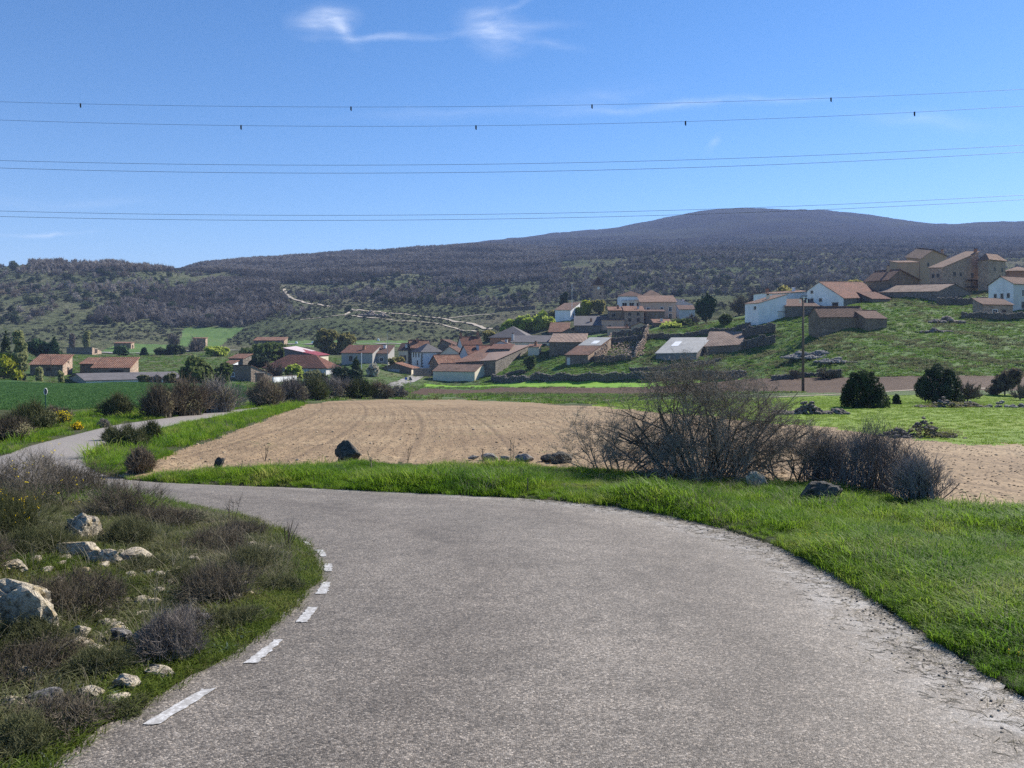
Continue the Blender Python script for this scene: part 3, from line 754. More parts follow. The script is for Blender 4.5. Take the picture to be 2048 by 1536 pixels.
house('stone_hut', 'low ruined hut with sagging tile roof above the grass mound', 'hut', 507, 568, 575, 692, 681, 290, None, 'mono', W=5, yr=675, wall='stone_grey', wallR='stone_pale', rmat='tile', wins=[W_('L', .12, 0, 2, 1.4, 'd')])
# centre left
house('modern_barn', 'barn with pink and red metal roof and bright cream end wall', 'barn', 569, 634, 657, 735, 711, 215, 14, 'mono', yl=697, yr=709.5, yk=694, wall='slate', wallR='cream', rmat='red_metal', wins=[W_('R', .62, 0, 1.2, 2.2, 'd')])
house('farmhouse', 'long farmhouse with dark red hipped tile roof left of the dark conifer', 'house', 527, 652, 662, 752, 736, 190, 8, 'hip', rise=25, L=None, W=9, wall='grey_render', rmat='tile_red', over=.4, wins=[W_('L', .18, .3, 3, 1.3, 'wd'), W_('L', .5, .8)])
house('stone_barn', 'stone barn with a long sloping sunlit gable and dark doorway behind the brown hedge', 'barn', 455, 502, 545, 764, 731, 160, 38, 'mono', yr=749, yl=731, wall='stone', wallR='stone_pale', rmat='tile_dark', over=.1, wins=[W_('R', .42, 0, 1.7, 1.8, 'd'), W_('L', .75, 1.0, 1.0, .7, 'ww')])
house('small_house', 'tiny white outbuilding with faded tile roof beside the tall hedge trees', 'outbuilding', 445, 462, 467, 738, 729, 180, 12, 'mono', yr=722, W=3, wall='white', rmat='tile')
house('small_house', 'small dark shed with orange tile roof half hidden in trees above the white outbuilding', 'outbuilding', 458, 486, 489, 730, 717, 195, 12, 'mono', yr=709, W=4, wall='stone_grey', rmat='tile')
house('village_house', 'grey house with bright terracotta roof and white corner pillar', 'house', 683, 745, 750, 724, 706, 215, 8, 'mono', yr=691, W=7, wall='blocks', rmat='tile_red', wins=[W_('L', .7, .3, .8, 1.3)])
house('village_house', 'grey house with brown roof adjoining the terracotta roof on its right', 'house', 748, 776, 781, 727, 707, 218, 6, 'mono', yr=691, W=7, wall='blocks', rmat='tile_dark', wins=[W_('L', .45, .6, .9, 1.1, 'ww')], chim=[(.5, .6, .9, 'white')])
house('garage', 'low garage with grey door and orange tiled gable roof at the road end', 'garage', 760, 823, 828, 752, 737, 205, 6, 'gableR', rise=10, rp=.52, W=8, wall='stone', wallR='cream', rmat='tile', wins=[W_('L', .56, 0, 3.0, 1.7, 'gd')])
house('village_house', 'narrow beige house with a brown roof left of the slate roofed house', 'house', 797, 815, 822, 728, 700, 232, 15, 'mono', yr=688, wall='cream', rmat='tile_dark', wins=[W_('L', .3, 1, .7, 1.5), W_('L', .7, 1, .7, 1.5)])
house('village_house', 'tall stone house with a patchy tile roof behind the slate roofed house', 'house', 815, 822, 860, 733, 695, 232, 66, 'gableR', rise=14, wall='stone_grey', rmat='tile', wins=[])
house('slate_house', 'bluish white house with pyramid slate roof and dark corner stones', 'house', 823.5, 843, 885, 735, 704, 222, 62, 'hip', rise=16, wall='white', rmat='slate', over=.4, wins=[W_('L', .25, 3.0, .6, 1.1), W_('L', .55, 3.0, .6, 1.1), W_('L', .8, 3.0, .6, 1.1), W_('L', .4, .6, .6, 1.3), W_('R', .8, 3.4, 1.0, .6, 'v')])
house('village_house', 'cream gabled house with brown roof right of the slate roofed house', 'house', 880, 922, 932, 730, 708, 222, 14, 'gableR', rise=15, rp=.58, W=7, wall='cream', rmat='tile_dark', wins=[W_('L', .5, 2.2, .5, .8)])
house('village_house', 'red roofed house with a big dormer window in the village centre', 'house', 920, 936, 992, 732, 707, 218, 52, 'gableR', rise=16, wall='cream', wallL='grey_render', rmat='tile_red', over=.35, wins=[W_('R', .5, 1.6, 1.3, 1.3, 'ww')])
house('stone_barn', 'stone gabled barn with half shaded tile roof behind the cream barn', 'barn', 859, 878, 926, 752, 728, 208, 58, 'gableR', rise=17, wall='stone', rmat='tile', wins=[])
house('stone_barn', 'very long stone barn with tile and brown sheet roof climbing to the right', 'barn', 911, 991, 1057, 749, 720.5, 200, None, 'mono', W=24, yl=725, yr=691, yk=692, wall='stone_grey', wallL='stone', rmat='brown_sheet', over=.3, wins=[W_('R', .35, 0, 1.3, 1.5, 'd')])
house('cream_barn', 'small cream barn with tan gable roof beside the road into the village', 'barn', 866, 949.5, 978.5, 765, 743.5, 195, 20, 'gableL', rise=13.5, wall='cream', rmat='tile_tan', over=.22, wins=[W_('R', .35, 1.0, 1.3, .16, 'v')])
house('village_house', 'house with a dark red roof slope and bright chimney behind the dormer house', 'house', 915, 925, 964, 715, 690, 240, 55, 'gableR', rise=16, wall='grey_render', rmat='tile_red', chim=[(.5, .05, 1.0, 'brick'), (.5, .92, 1.6, 'brick')])
house('village_house', 'house with a cluttered low roof left of the dark red roof slope', 'house', 876, 914, 918, 712, 692, 245, 12, 'gableR', rise=12, rp=.75, W=8, wall='stone_grey', rmat='tile_dark', chim=[(.85, .1, .9, 'brick')])
house('hipped_house', 'large house with purple brown hipped roof over a red brick wall', 'house', 980, 1056, 1066, 695, 675, 248, 12, 'hip', rise=23, W=13, wall='brick', rmat='slate', over=.6, wins=[W_('L', .2, 1, .8, 1), W_('L', .4, 1, .8, 1), W_('L', .6, 1, .8, 1)], chim=[(.75, .7, .8, 'grey_render')])
house('village_house', 'long single storey beige house with dark grey roof and tall chimney', 'house', 1022, 1098, 1103, 697, 684.5, 232, 8, 'mono', yr=672, W=7, wall='cream', rmat='slate', wins=[W_('L', .12, .2, 1.2, 1.2, 'v')], chim=[(.98, .3, 1.8, 'grey_render')])
house('village_house', 'small grey gabled house between the hipped house and the long barn', 'house', 985, 1018, 1023, 700, 689, 225, 10, 'gableR', rise=7, W=6, wall='grey_render', rmat='tile_dark')
house('village_house', 'low building with red tile roof just above the long barn ridge', 'house', 1056, 1078, 1083, 699, 694, 214, 10, 'mono', yr=689, W=4, wall='cream', rmat='tile')
house('village_house', 'low red tiled outbuilding right of the dormer house', 'house', 980, 1020, 1025, 712, 698, 214, 10, 'mono', yr=689, W=6, wall='stone_grey', rmat='tile_red')
# slope behind the terrace
house('stone_barn', 'stone barn with broad pale tile roof above the two tone roofed barn', 'barn', 1099, 1170, 1207, 703, 684.5, 207, 8, 'mono', yl=684.5, yr=668, W=13, wall='stone', rmat='tile_pale')
house('stone_barn', 'stone barn with half tile half grey sheet roof and pale door', 'barn', 1131, 1176, 1222, 731, 710, 188, None, 'mono', W=14, yl=710, yr=676.5, yk=676.5, wall='stone', wallR='stone_pale', rmat='tile', over=.2, wins=[W_('L', .86, .1, .85, 1.7, 'wd')])
house('sheet_roof_barn', 'barn with grey sheet roof and board front on the slope', 'barn', 1312, 1393, 1421, 726, 705.5, 180, None, 'mono', W=13, yl=707, yr=676, yk=676.5, wall='stone_grey', wallL='boards', rmat='tin', over=.25)
house('stone_barn', 'stone barn with square pale tile roof right of the grey sheet roof', 'barn', 1410, 1483, 1489, 708, 689.5, 182, None, 'mono', W=12, yl=693.5, yr=664, yk=664.5, wall='stone', rmat='tile_pale', over=.2)
house('stone_barn', 'dark gabled stone barn above the broad pale tile roof', 'barn', 1102, 1176, 1182, 690, 676, 232, 6, 'gableR', rise=19, W=12, wall='stone_grey', rmat='tile_dark', chim=[])
house('village_house', 'house with worn red tile roof beside the green trees', 'house', 1098, 1136, 1141, 672, 664, 258, 8, 'mono', yr=646, W=8, wall='stone_grey', rmat='tile')
house('village_house', 'house with long dark grey roof in front of the white gabled house', 'house', 1149, 1203, 1208, 668, 651, 262, 5, 'mono', yr=633, W=9, wall='stone_grey', rmat='slate')
house('village_house', 'plain beige house right of the long dark grey roof', 'house', 1203, 1249, 1254, 668, 640, 262, 5, 'mono', yr=632.5, W=8, wall='pink', rmat='tile_tan', wins=[W_('L', .65, 2.0, .8, .9)])
house('white_house', 'white gabled house with brown roof and thin mast among spring trees', 'house', 1110, 1141, 1160, 640, 620, 290, None, 'mono', W=10, yl=620, yr=605, yk=607, wall='white', rmat='tile_tan', over=.3, wins=[W_('R', .3, 1.2, .8, 1.2), W_('R', .7, 1.2, .8, 1.2)])
house('village_house', 'two storey stone house with four windows below the pink house', 'house', 1249, 1288, 1293, 645, 622, 262, 4, 'mono', yr=613, W=9, wall='stone_pale', rmat='tile', over=.35, wins=[W_('L', .3, .3, 1, 1.2, 'd'), W_('L', .74, .3, 1, 1.2, 'd'), W_('L', .3, 2.3), W_('L', .74, 2.3)])
house('village_house', 'low stone house with tile roof left of the four window house', 'house', 1218, 1249, 1253, 642, 621, 264, 4, 'mono', yr=614, W=9, wall='stone', rmat='tile', wins=[W_('L', .7, 1.4, 1.2, 1.2)])
house('village_house', 'windowless stone annex right of the four window house', 'house', 1291, 1329, 1333, 641, 623, 263, 4, 'mono', yr=620, W=6, wall='stone', rmat='tile_dark')
house('pink_house', 'big pinkish house with tan roof and tall windows in the upper village', 'house', 1281, 1352, 1357, 640, 604, 275, 5, 'mono', yr=592, W=11, wall='pink', rmat='tile_tan', over=.35, wins=[W_('L', .16, .6, 1, 1.6, 'ww'), W_('L', .4, 3.4, .9, 1.2, 'ww'), W_('L', .78, 3.0, .9, 1.4, 'ww'), W_('L', .16, 3.0, .9, 1.6, 'ww')])
house('village_house', 'tall house with the highest tan roof behind the pink house', 'house', 1282, 1326, 1331, 625, 592.5, 292, 5, 'hip', rise=14, W=10, wall='pink', rmat='tile_tan', over=.35)
house('white_house', 'white house with glazed balcony and brown roof left of the pink house', 'house', 1236, 1288, 1293, 625, 592, 288, 6, 'hip', rise=11, W=9, wall='white', wallR='stone', rmat='tile_dark', over=.4, wins=[W_('L', .75, 2.2, 1.6, 1.4, 'ww'), W_('L', .48, 2.2, 1.6, 1.4, 'ww'), W_('L', .2, 2.2, 1.6, 1.4, 'ww')])
house('village_house', 'grey annex with sloping pale roof right of the pink house', 'house', 1352, 1386, 1390, 640, 609, 285, 5, 'mono', yl=597, W=8, wall='grey_render', rmat='pale_metal', over=.1)
house('stone_barn', 'stone outbuilding with low tile roof beside the dark pine', 'outbuilding', 1359, 1390, 1394, 648, 619, 262, 5, 'mono', yr=611, W=7, wall='grey_render', wallR='stone', rmat='tile_dark')
house('village_house', 'low pink house with tile roofs at the top of the grass slope', 'house', 1262, 1300, 1304, 662, 653, 245, 5, 'gableR', rise=8, W=7, wall='pink', rmat='tile')
house('village_house', 'low house with long dull pink wall at the foot of the beige house', 'house', 1216, 1278, 1282, 672, 657, 246, 4, 'mono', yr=654, W=6, wall='pink', rmat='tile_dark')
house('village_house', 'small tiled house behind the grass slope left of the pine', 'house', 1308, 1343, 1347, 655, 646, 250, 4, 'mono', yr=639, W=7, wall='stone', rmat='tile')
# right hill
house('white_house', 'pale blue white house with lean-to roof standing first on the hill', 'house', 1490, 1517, 1573, 636.5, 606.5, 198, 62, 'mono', yl=608, yr=589.5, wall='white', rmat='tile_tan', over=.2, wins=[W_('L', .25, 2.2, .8, .9, 'ww'), W_('R', .8, .3, 2.2, 1.5, 'wd')], chim=[(.35, .5, .9, 'cream')])
house('white_house', 'long white house with white chimneys behind the blue white lean-to house', 'house', 1507, 1544, 1616, 628, 588, 214, 55, 'gableR', rise=2, rp=.5, yl=589, yr=583, wall='white', rmat='tile_tan', over=.25, wins=[W_('R', .3, 3.3, .7, .8)], chim=[(.5, .12, 1.0, 'brick'), (.3, .75, 1.2, 'white')])
house('white_house', 'large white gabled house with long red tile roof on the hill', 'house', 1614, 1687, 1770, 615, 596, 205, 46, 'gableR', rise=23, rp=.66, yl=582, wall='white', wallR='stone_grey', rmat='tile_red', over=.25, yr=594, wins=[W_('L', .86, 4.2, .45, .6), W_('L', .86, 1.9, .6, .8), W_('L', .62, 1.9, .6, .7), W_('L', .62, .1, .7, .6), W_('L', .22, .1, 1.6, 1.2, 'd')], chim=[(.97, .2, 1.0, 'brick')])
house('stone_barn', 'low stone wing with tile roof reaching from the red roofed white house', 'barn', 1745, 1780, 1784, 609, 598, 208, -3, 'mono', yr=585, W=8, wall='stone_grey', rmat='tile_red')
house('stone_barn', 'low stone outbuilding with tile roof between the two white houses', 'outbuilding', 1573, 1637, 1641, 629, 612.5, 201, 3, 'mono', yr=599, W=8, wall='stone_grey', rmat='tile_dark')
house('stone_barn', 'long dark stone barn with hummocky tile roof alone on the green slope', 'barn', 1617, 1639, 1731, 668, 634, 165, 70, 'gableR', rise=20, rp=.5, yr=633, wall='stone', rmat='tile_dark', over=.15)
house('stone_barn', 'lower right end of the dark hillside barn with its own tile roof', 'barn', 1726, 1731, 1774, 662.5, 637, 166.5, 72, 'gableR', L=7, rise=17, rp=.5, yr=637.5, wall='stone', rmat='tile_dark', over=.15)
house('stone_barn', 'long low stone barn with crumbling pale tile roof below the hilltop houses', 'barn', 1757, 1876, 1942, 606, 583, 206, 62, 'gableL', rise=17, yl=585, wall='stone_grey', rmat='tile_pale', over=.2)
house('hilltop_house', 'stone house with tiled porch roofs below the ochre hilltop house', 'house', 1731, 1776, 1838, 590, 559, 225, 60, 'gableL', rise=20, rp=.35, yl=562, yr=560, wall='stone', rmat='tile', over=.5, wins=[W_('R', .3, .8), W_('R', .62, .8), W_('L', .3, 1), W_('L', .7, 1)], chim=[(.4, .3, 1.6, 'ochre')])
house('hilltop_house', 'ochre rendered house with brown gable roof at the hilltop back', 'house', 1813, 1840, 1893, 575, 517, 250, 60, 'gableL', rise=15, rp=.45, yl=514, yr=512, wall='ochre', rmat='tile_tan', over=.5, wins=[W_('L', .45, 7.2, 2.0, 1.3), W_('R', .3, 7.0, .9, 1.2), W_('R', .65, 6.4, .9, 1.2)], chim=[(.2, .95, 1.6, 'ochre')])
house('hilltop_house', 'ochre wing without windows left of the ochre gable house', 'house', 1795, 1838, 1842, 560, 525, 245, 5, 'mono', yr=522, W=6, wall='ochre', rmat='tile_tan', over=.2)
house('hilltop_house', 'great stone house with long sloping roof and dark balcony on the hilltop', 'house', 1859, 1884, 1957, 585, 535, 222, 62, 'mono', yl=535.5, yr=504, yk=504, wall='stone_pale', rmat='tile_tan', over=.35, wins=[W_('L', .3, 1.2), W_('L', .3, 4.4, .8, 1.1), W_('L', .7, 4.4, .8, 1.1), W_('R', .18, 1.4, 1.1, 1.1), W_('R', .36, 1.4), W_('R', .33, 5.0, 1.2, 1.1), W_('R', .5, 5.0), W_('R', .82, 4.8, 1.2, 1.4)], chim=[(.1, .95, .9, 'brick')])
house('hilltop_house', 'right part of the great stone house with hipped tan roof', 'house', 1956, 1977, 2011, 580, 519, 224, None, 'hip', W=9, rise=13, wall='stone_pale', rmat='tile_tan', over=.4, wins=[W_('R', .35, 2.2), W_('R', .8, 2.2), W_('R', .35, 5.6), W_('R', .8, 5.6)])
house('white_house', 'weathered white gabled house at the right edge with three small windows', 'house', 1977, 2027, 2075, 624, 567, 190, None, 'gableR', W=9, rise=16, rp=.5, wall='white', wallR='grey_render', rmat='tile_dark', over=.3, wins=[W_('L', .2, 3.6, .5, 1.0), W_('L', .45, 3.6, .5, 1.0), W_('L', .72, 3.6, .5, 1.0), W_('R', .4, 4.0, 1.0, 1.5, 'ww'), W_('R', .4, 1.0, 1.0, 1.5)])
house('stone_shed', 'low stone shed with dark roof in front of the weathered white house', 'shed', 1966, 2026, 2030, 632, 610, 182, 6, 'mono', yl=609, yr=598, W=5, wall='stone_pale', rmat='tile_dark', over=.25, wins=[W_('L', .6, .3, .9, 1.2, 'ww'), W_('L', .3, .3, .8, 1.2, 'd')])
house('hilltop_house', 'tan roofed house behind the weathered white house at the right edge', 'house', 2018, 2075, 2090, 575, 541, 240, 10, 'hip', rise=10, W=8, wall='brick', rmat='tile_tan', over=.4)

def build_church():
    Y = 335; p = Vector(((1196 - CX) / F * Y, Y, CZ + (HY - 615) / F * Y)); root = empty('church_tower', p)
    tag(root, 'square stone church tower with clock and dark pyramid roof rising among trees', 'church tower')
    w = 20 / F * Y; top = (615 - 571) / F * Y; ap = (615 - 553) / F * Y
    b = MB(); b.box((0, 0, top / 2 - 2), (w, w, top + 4)); b.box((0, 0, top - .1), (w + .3, w + .3, .3)); b.box((0, 0, top * .45), (w + .2, w + .2, .25)); b.build('wall', M['stone_pale'], root)
    b = MB(); o = w / 2 + .3; b.add([(-o, -o, top), (o, -o, top), (o, o, top), (-o, o, top), (0, 0, ap)], [(0, 1, 4), (1, 2, 4), (2, 3, 4), (3, 0, 4), (3, 2, 1, 0)])
    ro = b.build('roof', M['tile_dark'], root)
    b = MB(); b.tube([(0, 0, ap - .2), (0, 0, ap + .9)], .05); b.tube([(-.3, 0, ap + .6), (.3, 0, ap + .6)], .05); b.build('finial', M['black'], ro)
    b = MB(); b.tube([(0, -w / 2 - .06, top - 1.3), (0, -w / 2 + .02, top - 1.3)], .55, 20); ck = b.build('clock', M['white'], root)
    b = MB(); b.box((0, -w / 2 - .08, top - 1.1), (.07, .03, .45)); b.box((.12, -w / 2 - .08, top - 1.3), (.3, .03, .07)); b.build('clock_hands', M['black'], ck)
    b = MB(); b.box((w * .22, -w / 2 - .02, top * .62), (.6, .06, 1.1)); b.build('belfry_opening', M['door'], root)
def house_extras():
    find = lambda s: next(h for h in HOUSES if s in h['label'])
    # skylight patches and second roof materials
    def patch(h, s0, s1, t0, t1, mat, name, dz=.03):
        Cx, Y, L, W, a = solve_house(h); uL = Vector((-math.cos(a), math.sin(a), 0)); uR = Vector((math.sin(a), math.cos(a), 0))
        z0 = CZ + (HY - h['yb']) / F * Y; hC = (h['yb'] - h['ye']) / F * Y
        zof = lambda py, YY: CZ + (HY - py) / F * YY - z0
        hL = zof(h['yl'], Y + L * math.sin(a)) if h['yl'] is not None else hC; hR = zof(h['yr'], Y + W * math.cos(a)) if h['yr'] is not None else hC
        hK = zof(h['yk'], Y + L * math.sin(a) + W * math.cos(a)) if h['yk'] is not None else hL + hR - hC
        Hh = lambda u, v: hC * (1 - u) * (1 - v) + hL * u * (1 - v) + hR * (1 - u) * v + hK * u * v
        q = [(s0, t0), (s1, t0), (s1, t1), (s0, t1)]
        up = [tuple(uL * (s * L) + uR * (t * W) + Vector((0, 0, Hh(s, t) + h['thick'] + dz))) for s, t in q]; lo = [(x, y, z - dz - .01) for x, y, z in up]
        b = MB(); b.add(up + lo, [(0, 1, 2, 3), (0, 4, 5, 1), (1, 5, 6, 2), (2, 6, 7, 3), (3, 7, 4, 0)])
        roof = next(c for c in h['obj'].children if c.name.startswith('roof')); ob = b.build(name, M[mat], roof)
        l = ob.data.uv_layers.new(name='uv')
        for p in ob.data.polygons:
            for li in p.loop_indices:
                c = ob.data.vertices[ob.data.loops[li].vertex_index].co; l.data[li].uv = (c.dot(uL), c.dot(uR))
    h = find('half tile half grey'); patch(h, -.01, 1.02, .52, 1.02, 'tin', 'sheet_roof', .05); patch(h, .28, .55, .62, .80, 'white', 'skylight', .09)
    h = find('grey sheet roof and board'); patch(h, .62, .80, .42, .72, 'white', 'skylight', .06)
    h = find('pink and red metal'); patch(h, .42, 1.04, -.05, 1.04, 'pale_metal', 'faded_roof_sheet', .04)
    h = find('very long stone barn'); patch(h, .40, 1.05, -.03, 1.02, 'tile', 'tiled_roof_half', .05)
    # dark corner stones of the slate roofed house
    h = find('pyramid slate roof'); Cx, Y, L, W, a = solve_house(h); uL = Vector((-math.cos(a), math.sin(a), 0)); uR = Vector((math.sin(a), math.cos(a), 0)); b = MB()
    for i in range(9):
        k = .5 if i % 2 else .28
        b.box(uL * (k / 2 - .04) - uR * .03 + Vector((0, 0, .3 + i * .45)), (k, .1, .34), math.atan2(uL.y, uL.x)); b.box(uR * ((.78 - k) / 2 - .04) - uL * .03 + Vector((0, 0, .3 + i * .45)), (.78 - k, .1, .34), math.atan2(uR.y, uR.x))
    b.build('corner_stones', M['stone_grey'], h['obj'])
    # awning of the glazed balcony house, porch roof of the great stone house
    h = find('glazed balcony'); L, W = h['LW']; b = MB(); b.box((-L * .5, -.7, 4.6), (L * .8, 1.5, .15)); b.build('balcony_roof', M['white_frame'], h['obj'])
    h = find('dark balcony'); Cx, Y, L, W, a = solve_house(h); uL = Vector((-math.cos(a), math.sin(a), 0)); uR = Vector((math.sin(a), math.cos(a), 0)); ang = math.atan2(uR.y, uR.x); b = MB()
    c = uR * (W * .80) - uL * .9; b.box(c + Vector((0, 0, 4.0)), (W * .34, 1.9, .16), ang); b.box(c + Vector((0, 0, 2.0)), (W * .34, 1.8, .2), ang)
    for s in (-.45, 0, .45): b.box(c + uR * (W * .34 * s) - uL * .8 + Vector((0, 0, 3.0)), (.16, .16, 2.0), ang)
    for k in (2.4, 2.7, 3.0): b.box(c - uL * .85 + Vector((0, 0, k)), (W * .34, .06, .07), ang)
    b.build('balcony', M['door'], h['obj'])
    # dormer
    h = find('big dormer'); Cx, Y, L, W, a = solve_house(h)

def wall_run(label, pix, height, mat, name='stone_wall', cat='stone wall', thick=.7, stone=.45, group=None, Ys=None, jag=.5, up=0):
    """a drystone wall laid along the ground through photo points"""
    pts = [np.array(((px - CX) / F * Y, Y)) for (px, py), Y in zip(pix, Ys)] if Ys else [np.array(spot(px, py)[:2]) for px, py in pix]
    P = resample(pts, 60); seg = np.r_[0, np.cumsum(np.hypot(*np.diff(P, axis=0).T))]; tot = seg[-1]; b = MB()
    lr = random.Random(sum(map(ord, label))); n = int(tot / (stone * .8)); rows = max(1, int(height / (stone * .62)))
    c0 = P[0]; z0 = float(gzxy(*c0))
    for i in range(n + 1):
        s = tot * i / max(n, 1); x = np.interp(s, seg, P[:, 0]); y = np.interp(s, seg, P[:, 1]); g = float(gzxy(x, y)) + up
        x2 = np.interp(min(s + .3, tot), seg, P[:, 0]); y2 = np.interp(min(s + .3, tot), seg, P[:, 1]); ang = math.atan2(y2 - y, x2 - x) if s + .3 <= tot else 0
        hh = height * (1 - jag * max(0, mnoise.noise(Vector((s * .35, len(label), 0))) + .3)) * lr.uniform(.85, 1.1)
        r_ = max(1, int(round(hh / (stone * .62))))
        for k in range(r_):
            z = (k + .4) / r_ * hh
            w = stone * lr.uniform(.75, 1.25)
            for q in ((0,) if thick < .5 else (-.5, .5)):
                dx = -math.sin(ang) * q * thick * .6 * (1 - .35 * k / r_); dy = math.cos(ang) * q * thick * .6 * (1 - .35 * k / r_)
                blob(b, (x - c0[0] + dx + lr.uniform(-.06, .06), y - c0[1] + dy, g - z0 + z - .05), (w * .62, stone * .6, hh / r_ * .68), lr)
    root = b.build(name, M[mat], None, (c0[0], c0[1], z0))
    return tag(root, label, cat, group)
_ico = None
def ico(n):
    import bmesh
    bm = bmesh.new(); bmesh.ops.create_icosphere(bm, subdivisions=n, radius=1); v = [x.co.copy() for x in bm.verts]; f = [[q.index for q in p.verts] for p in bm.faces]; bm.free(); return v, f
ICO = {}
def blob(b, c, d, lr, n=1):
    if n not in ICO: ICO[n] = ico(n)
    v, f = ICO[n]; ca, sa = math.cos(t := lr.uniform(0, 6.28)), math.sin(t)
    o = []
    for p in v:
        k = lr.uniform(.8, 1.15); x, y = p.x * d[0] * k, p.y * d[1] * k
        o.append((c[0] + x * ca - y * sa, c[1] + x * sa + y * ca, c[2] + p.z * d[2] * k))
    b.add(o, f)
# ------------------------------------------------------------------ plants: mesh makers
def unit(n, g): 
    v = g.normal(size=(n, 3)); return v / np.linalg.norm(v, axis=1)[:, None]
def leaf_quads(pos, nrm, size, g, asp=1.0):
    """small tilted leaf quads at pos, roughly facing nrm"""
    n = len(pos); a = np.cross(nrm, unit(n, g)); a /= np.linalg.norm(a, axis=1)[:, None] + 1e-9; b = np.cross(nrm, a)
    s = (size * g.uniform(.6, 1.4, n))[:, None]; t = s * asp
    V = np.stack([pos - a * s, pos - b * t * .55 + a * s * .1, pos + a * s, pos + b * t * .6 - a * s * .1], 1).reshape(-1, 3)
    return V, np.arange(n * 4).reshape(n, 4)
def crown_mesh(name, ells, n, size, mat, seed, asp=.8, hollow=.55, clump=0):
    """leaf clusters through a set of ellipsoids (cx,cy,cz,rx,ry,rz)"""
    g = np.random.default_rng(seed); E = np.array(ells, float); w = (E[:, 3] * E[:, 4] * E[:, 5]) ** .67; k = g.choice(len(E), n, p=w / w.sum())
    d = unit(n, g); rad = g.uniform(hollow ** 3, 1, n) ** (1 / 3)
    if clump:
        c = unit(clump, g); j = g.integers(0, clump, n); d = c[j] + d * .42; d /= np.linalg.norm(d, axis=1)[:, None]; rad = rad * (0.82 + .3 * g.uniform(size=clump)[j])
    P = E[k, :3] + d * rad[:, None] * E[k, 3:]
    N = d + unit(n, g) * .9; N /= np.linalg.norm(N, axis=1)[:, None]
    V, f = leaf_quads(P, N, size, g, asp)
    return npmesh(name, V, f, mat)
def strips(P0, P1, w, g, mid=None):
    """thin tapering twigs as crossed slivers from P0 to P1"""
    n = len(P0); d = P1 - P0; a = np.cross(d, unit(n, g)); a /= np.linalg.norm(a, axis=1)[:, None] + 1e-9; w = np.broadcast_to(np.asarray(w, float), (n,))[:, None]
    m = (P0 + P1) / 2 if mid is None else mid; c = np.cross(d, a); c /= np.linalg.norm(c, axis=1)[:, None] + 1e-9
    V = np.stack([P0 - a * w, P0 + a * w, P0 + c * w * 1.4, m - a * w * .75, m + a * w * .75, m + c * w, P1], 1).reshape(-1, 3); o = (np.arange(n) * 7)[:, None]
    F4 = np.concatenate([o + np.array([[0, 1, 4, 3]]), o + np.array([[1, 2, 5, 4]]), o + np.array([[2, 0, 3, 5]])]); F3 = np.concatenate([o + np.array([[3, 4, 6]]), o + np.array([[4, 5, 6]]), o + np.array([[5, 3, 6]])])
    return V, F4, F3
def strip_mesh(name, P0, P1, w, g, mat, mid=None, extra=None):
    V, f4, f3 = strips(P0, P1, w, g, mid); f3 = np.column_stack([f3, f3[:, 2]])
    me = bpy.data.meshes.new(name); me.from_pydata(V.tolist(), [], f4.tolist() + [r[:3] for r in f3.tolist()]); me.materials.append(mat); me.update(); return me

def twig_shrub_mesh(name, r, h, n, mat, seed, w=.003, tips=4, flat=.2, base=.25, curl=.25, leaf=None):
    """a low thorny shrub: stems fanning from the root, each with side twigs"""
    g = np.random.default_rng(seed); az = g.uniform(0, 6.283, n); q = g.uniform(0, 1, n) ** .55
    b = np.column_stack([np.cos(az), np.sin(az), np.zeros(n)]) * (g.uniform(0, base, n) * r)[:, None]
    lean = 1 + .3 * np.sin(az * 2 + seed) + .25 * np.sin(az * 3 + seed * 2)
    e = np.column_stack([np.cos(az) * q * r * lean, np.sin(az) * q * r * lean, h * np.sqrt(np.clip(1.02 - q ** 2, 0, 1)) * (g.uniform(.6, 1.08, n) + .15 * np.sin(az * 3 + seed)) + flat * h * .2])
    mid = (b + e) / 2 + g.normal(size=(n, 3)) * r * curl * .35 + np.array([0, 0, .12 * h])
    P0, P1, MD, Wd = [b], [e], [mid], [np.full(n, w * 1.5)]
    for k in range(tips):
        t = g.uniform(.35, 1, n)[:, None]; o = mid * (1 - t) * 1.0 + e * t if k else mid * .4 + e * .6
        d = unit(n, g) * np.array([1, 1, .8]) + (e - b) / (np.linalg.norm(e - b, axis=1)[:, None] + 1e-6) * .9 + np.array([0, 0, .25]); L = g.uniform(.12, .34, n)[:, None] * h
        x = o + d * L; P0.append(o); P1.append(x); MD.append((o + x) / 2 + g.normal(size=(n, 3)) * .02 * h); Wd.append(np.full(n, w * .8))
    P0, P1, MD, Wd = map(np.concatenate, (P0, P1, MD, Wd)); P1[:, 2] = np.maximum(P1[:, 2], .02); MD[:, 2] = np.maximum(MD[:, 2], .02)
    return strip_mesh(name, P0, P1, Wd, g, mat, MD), P1

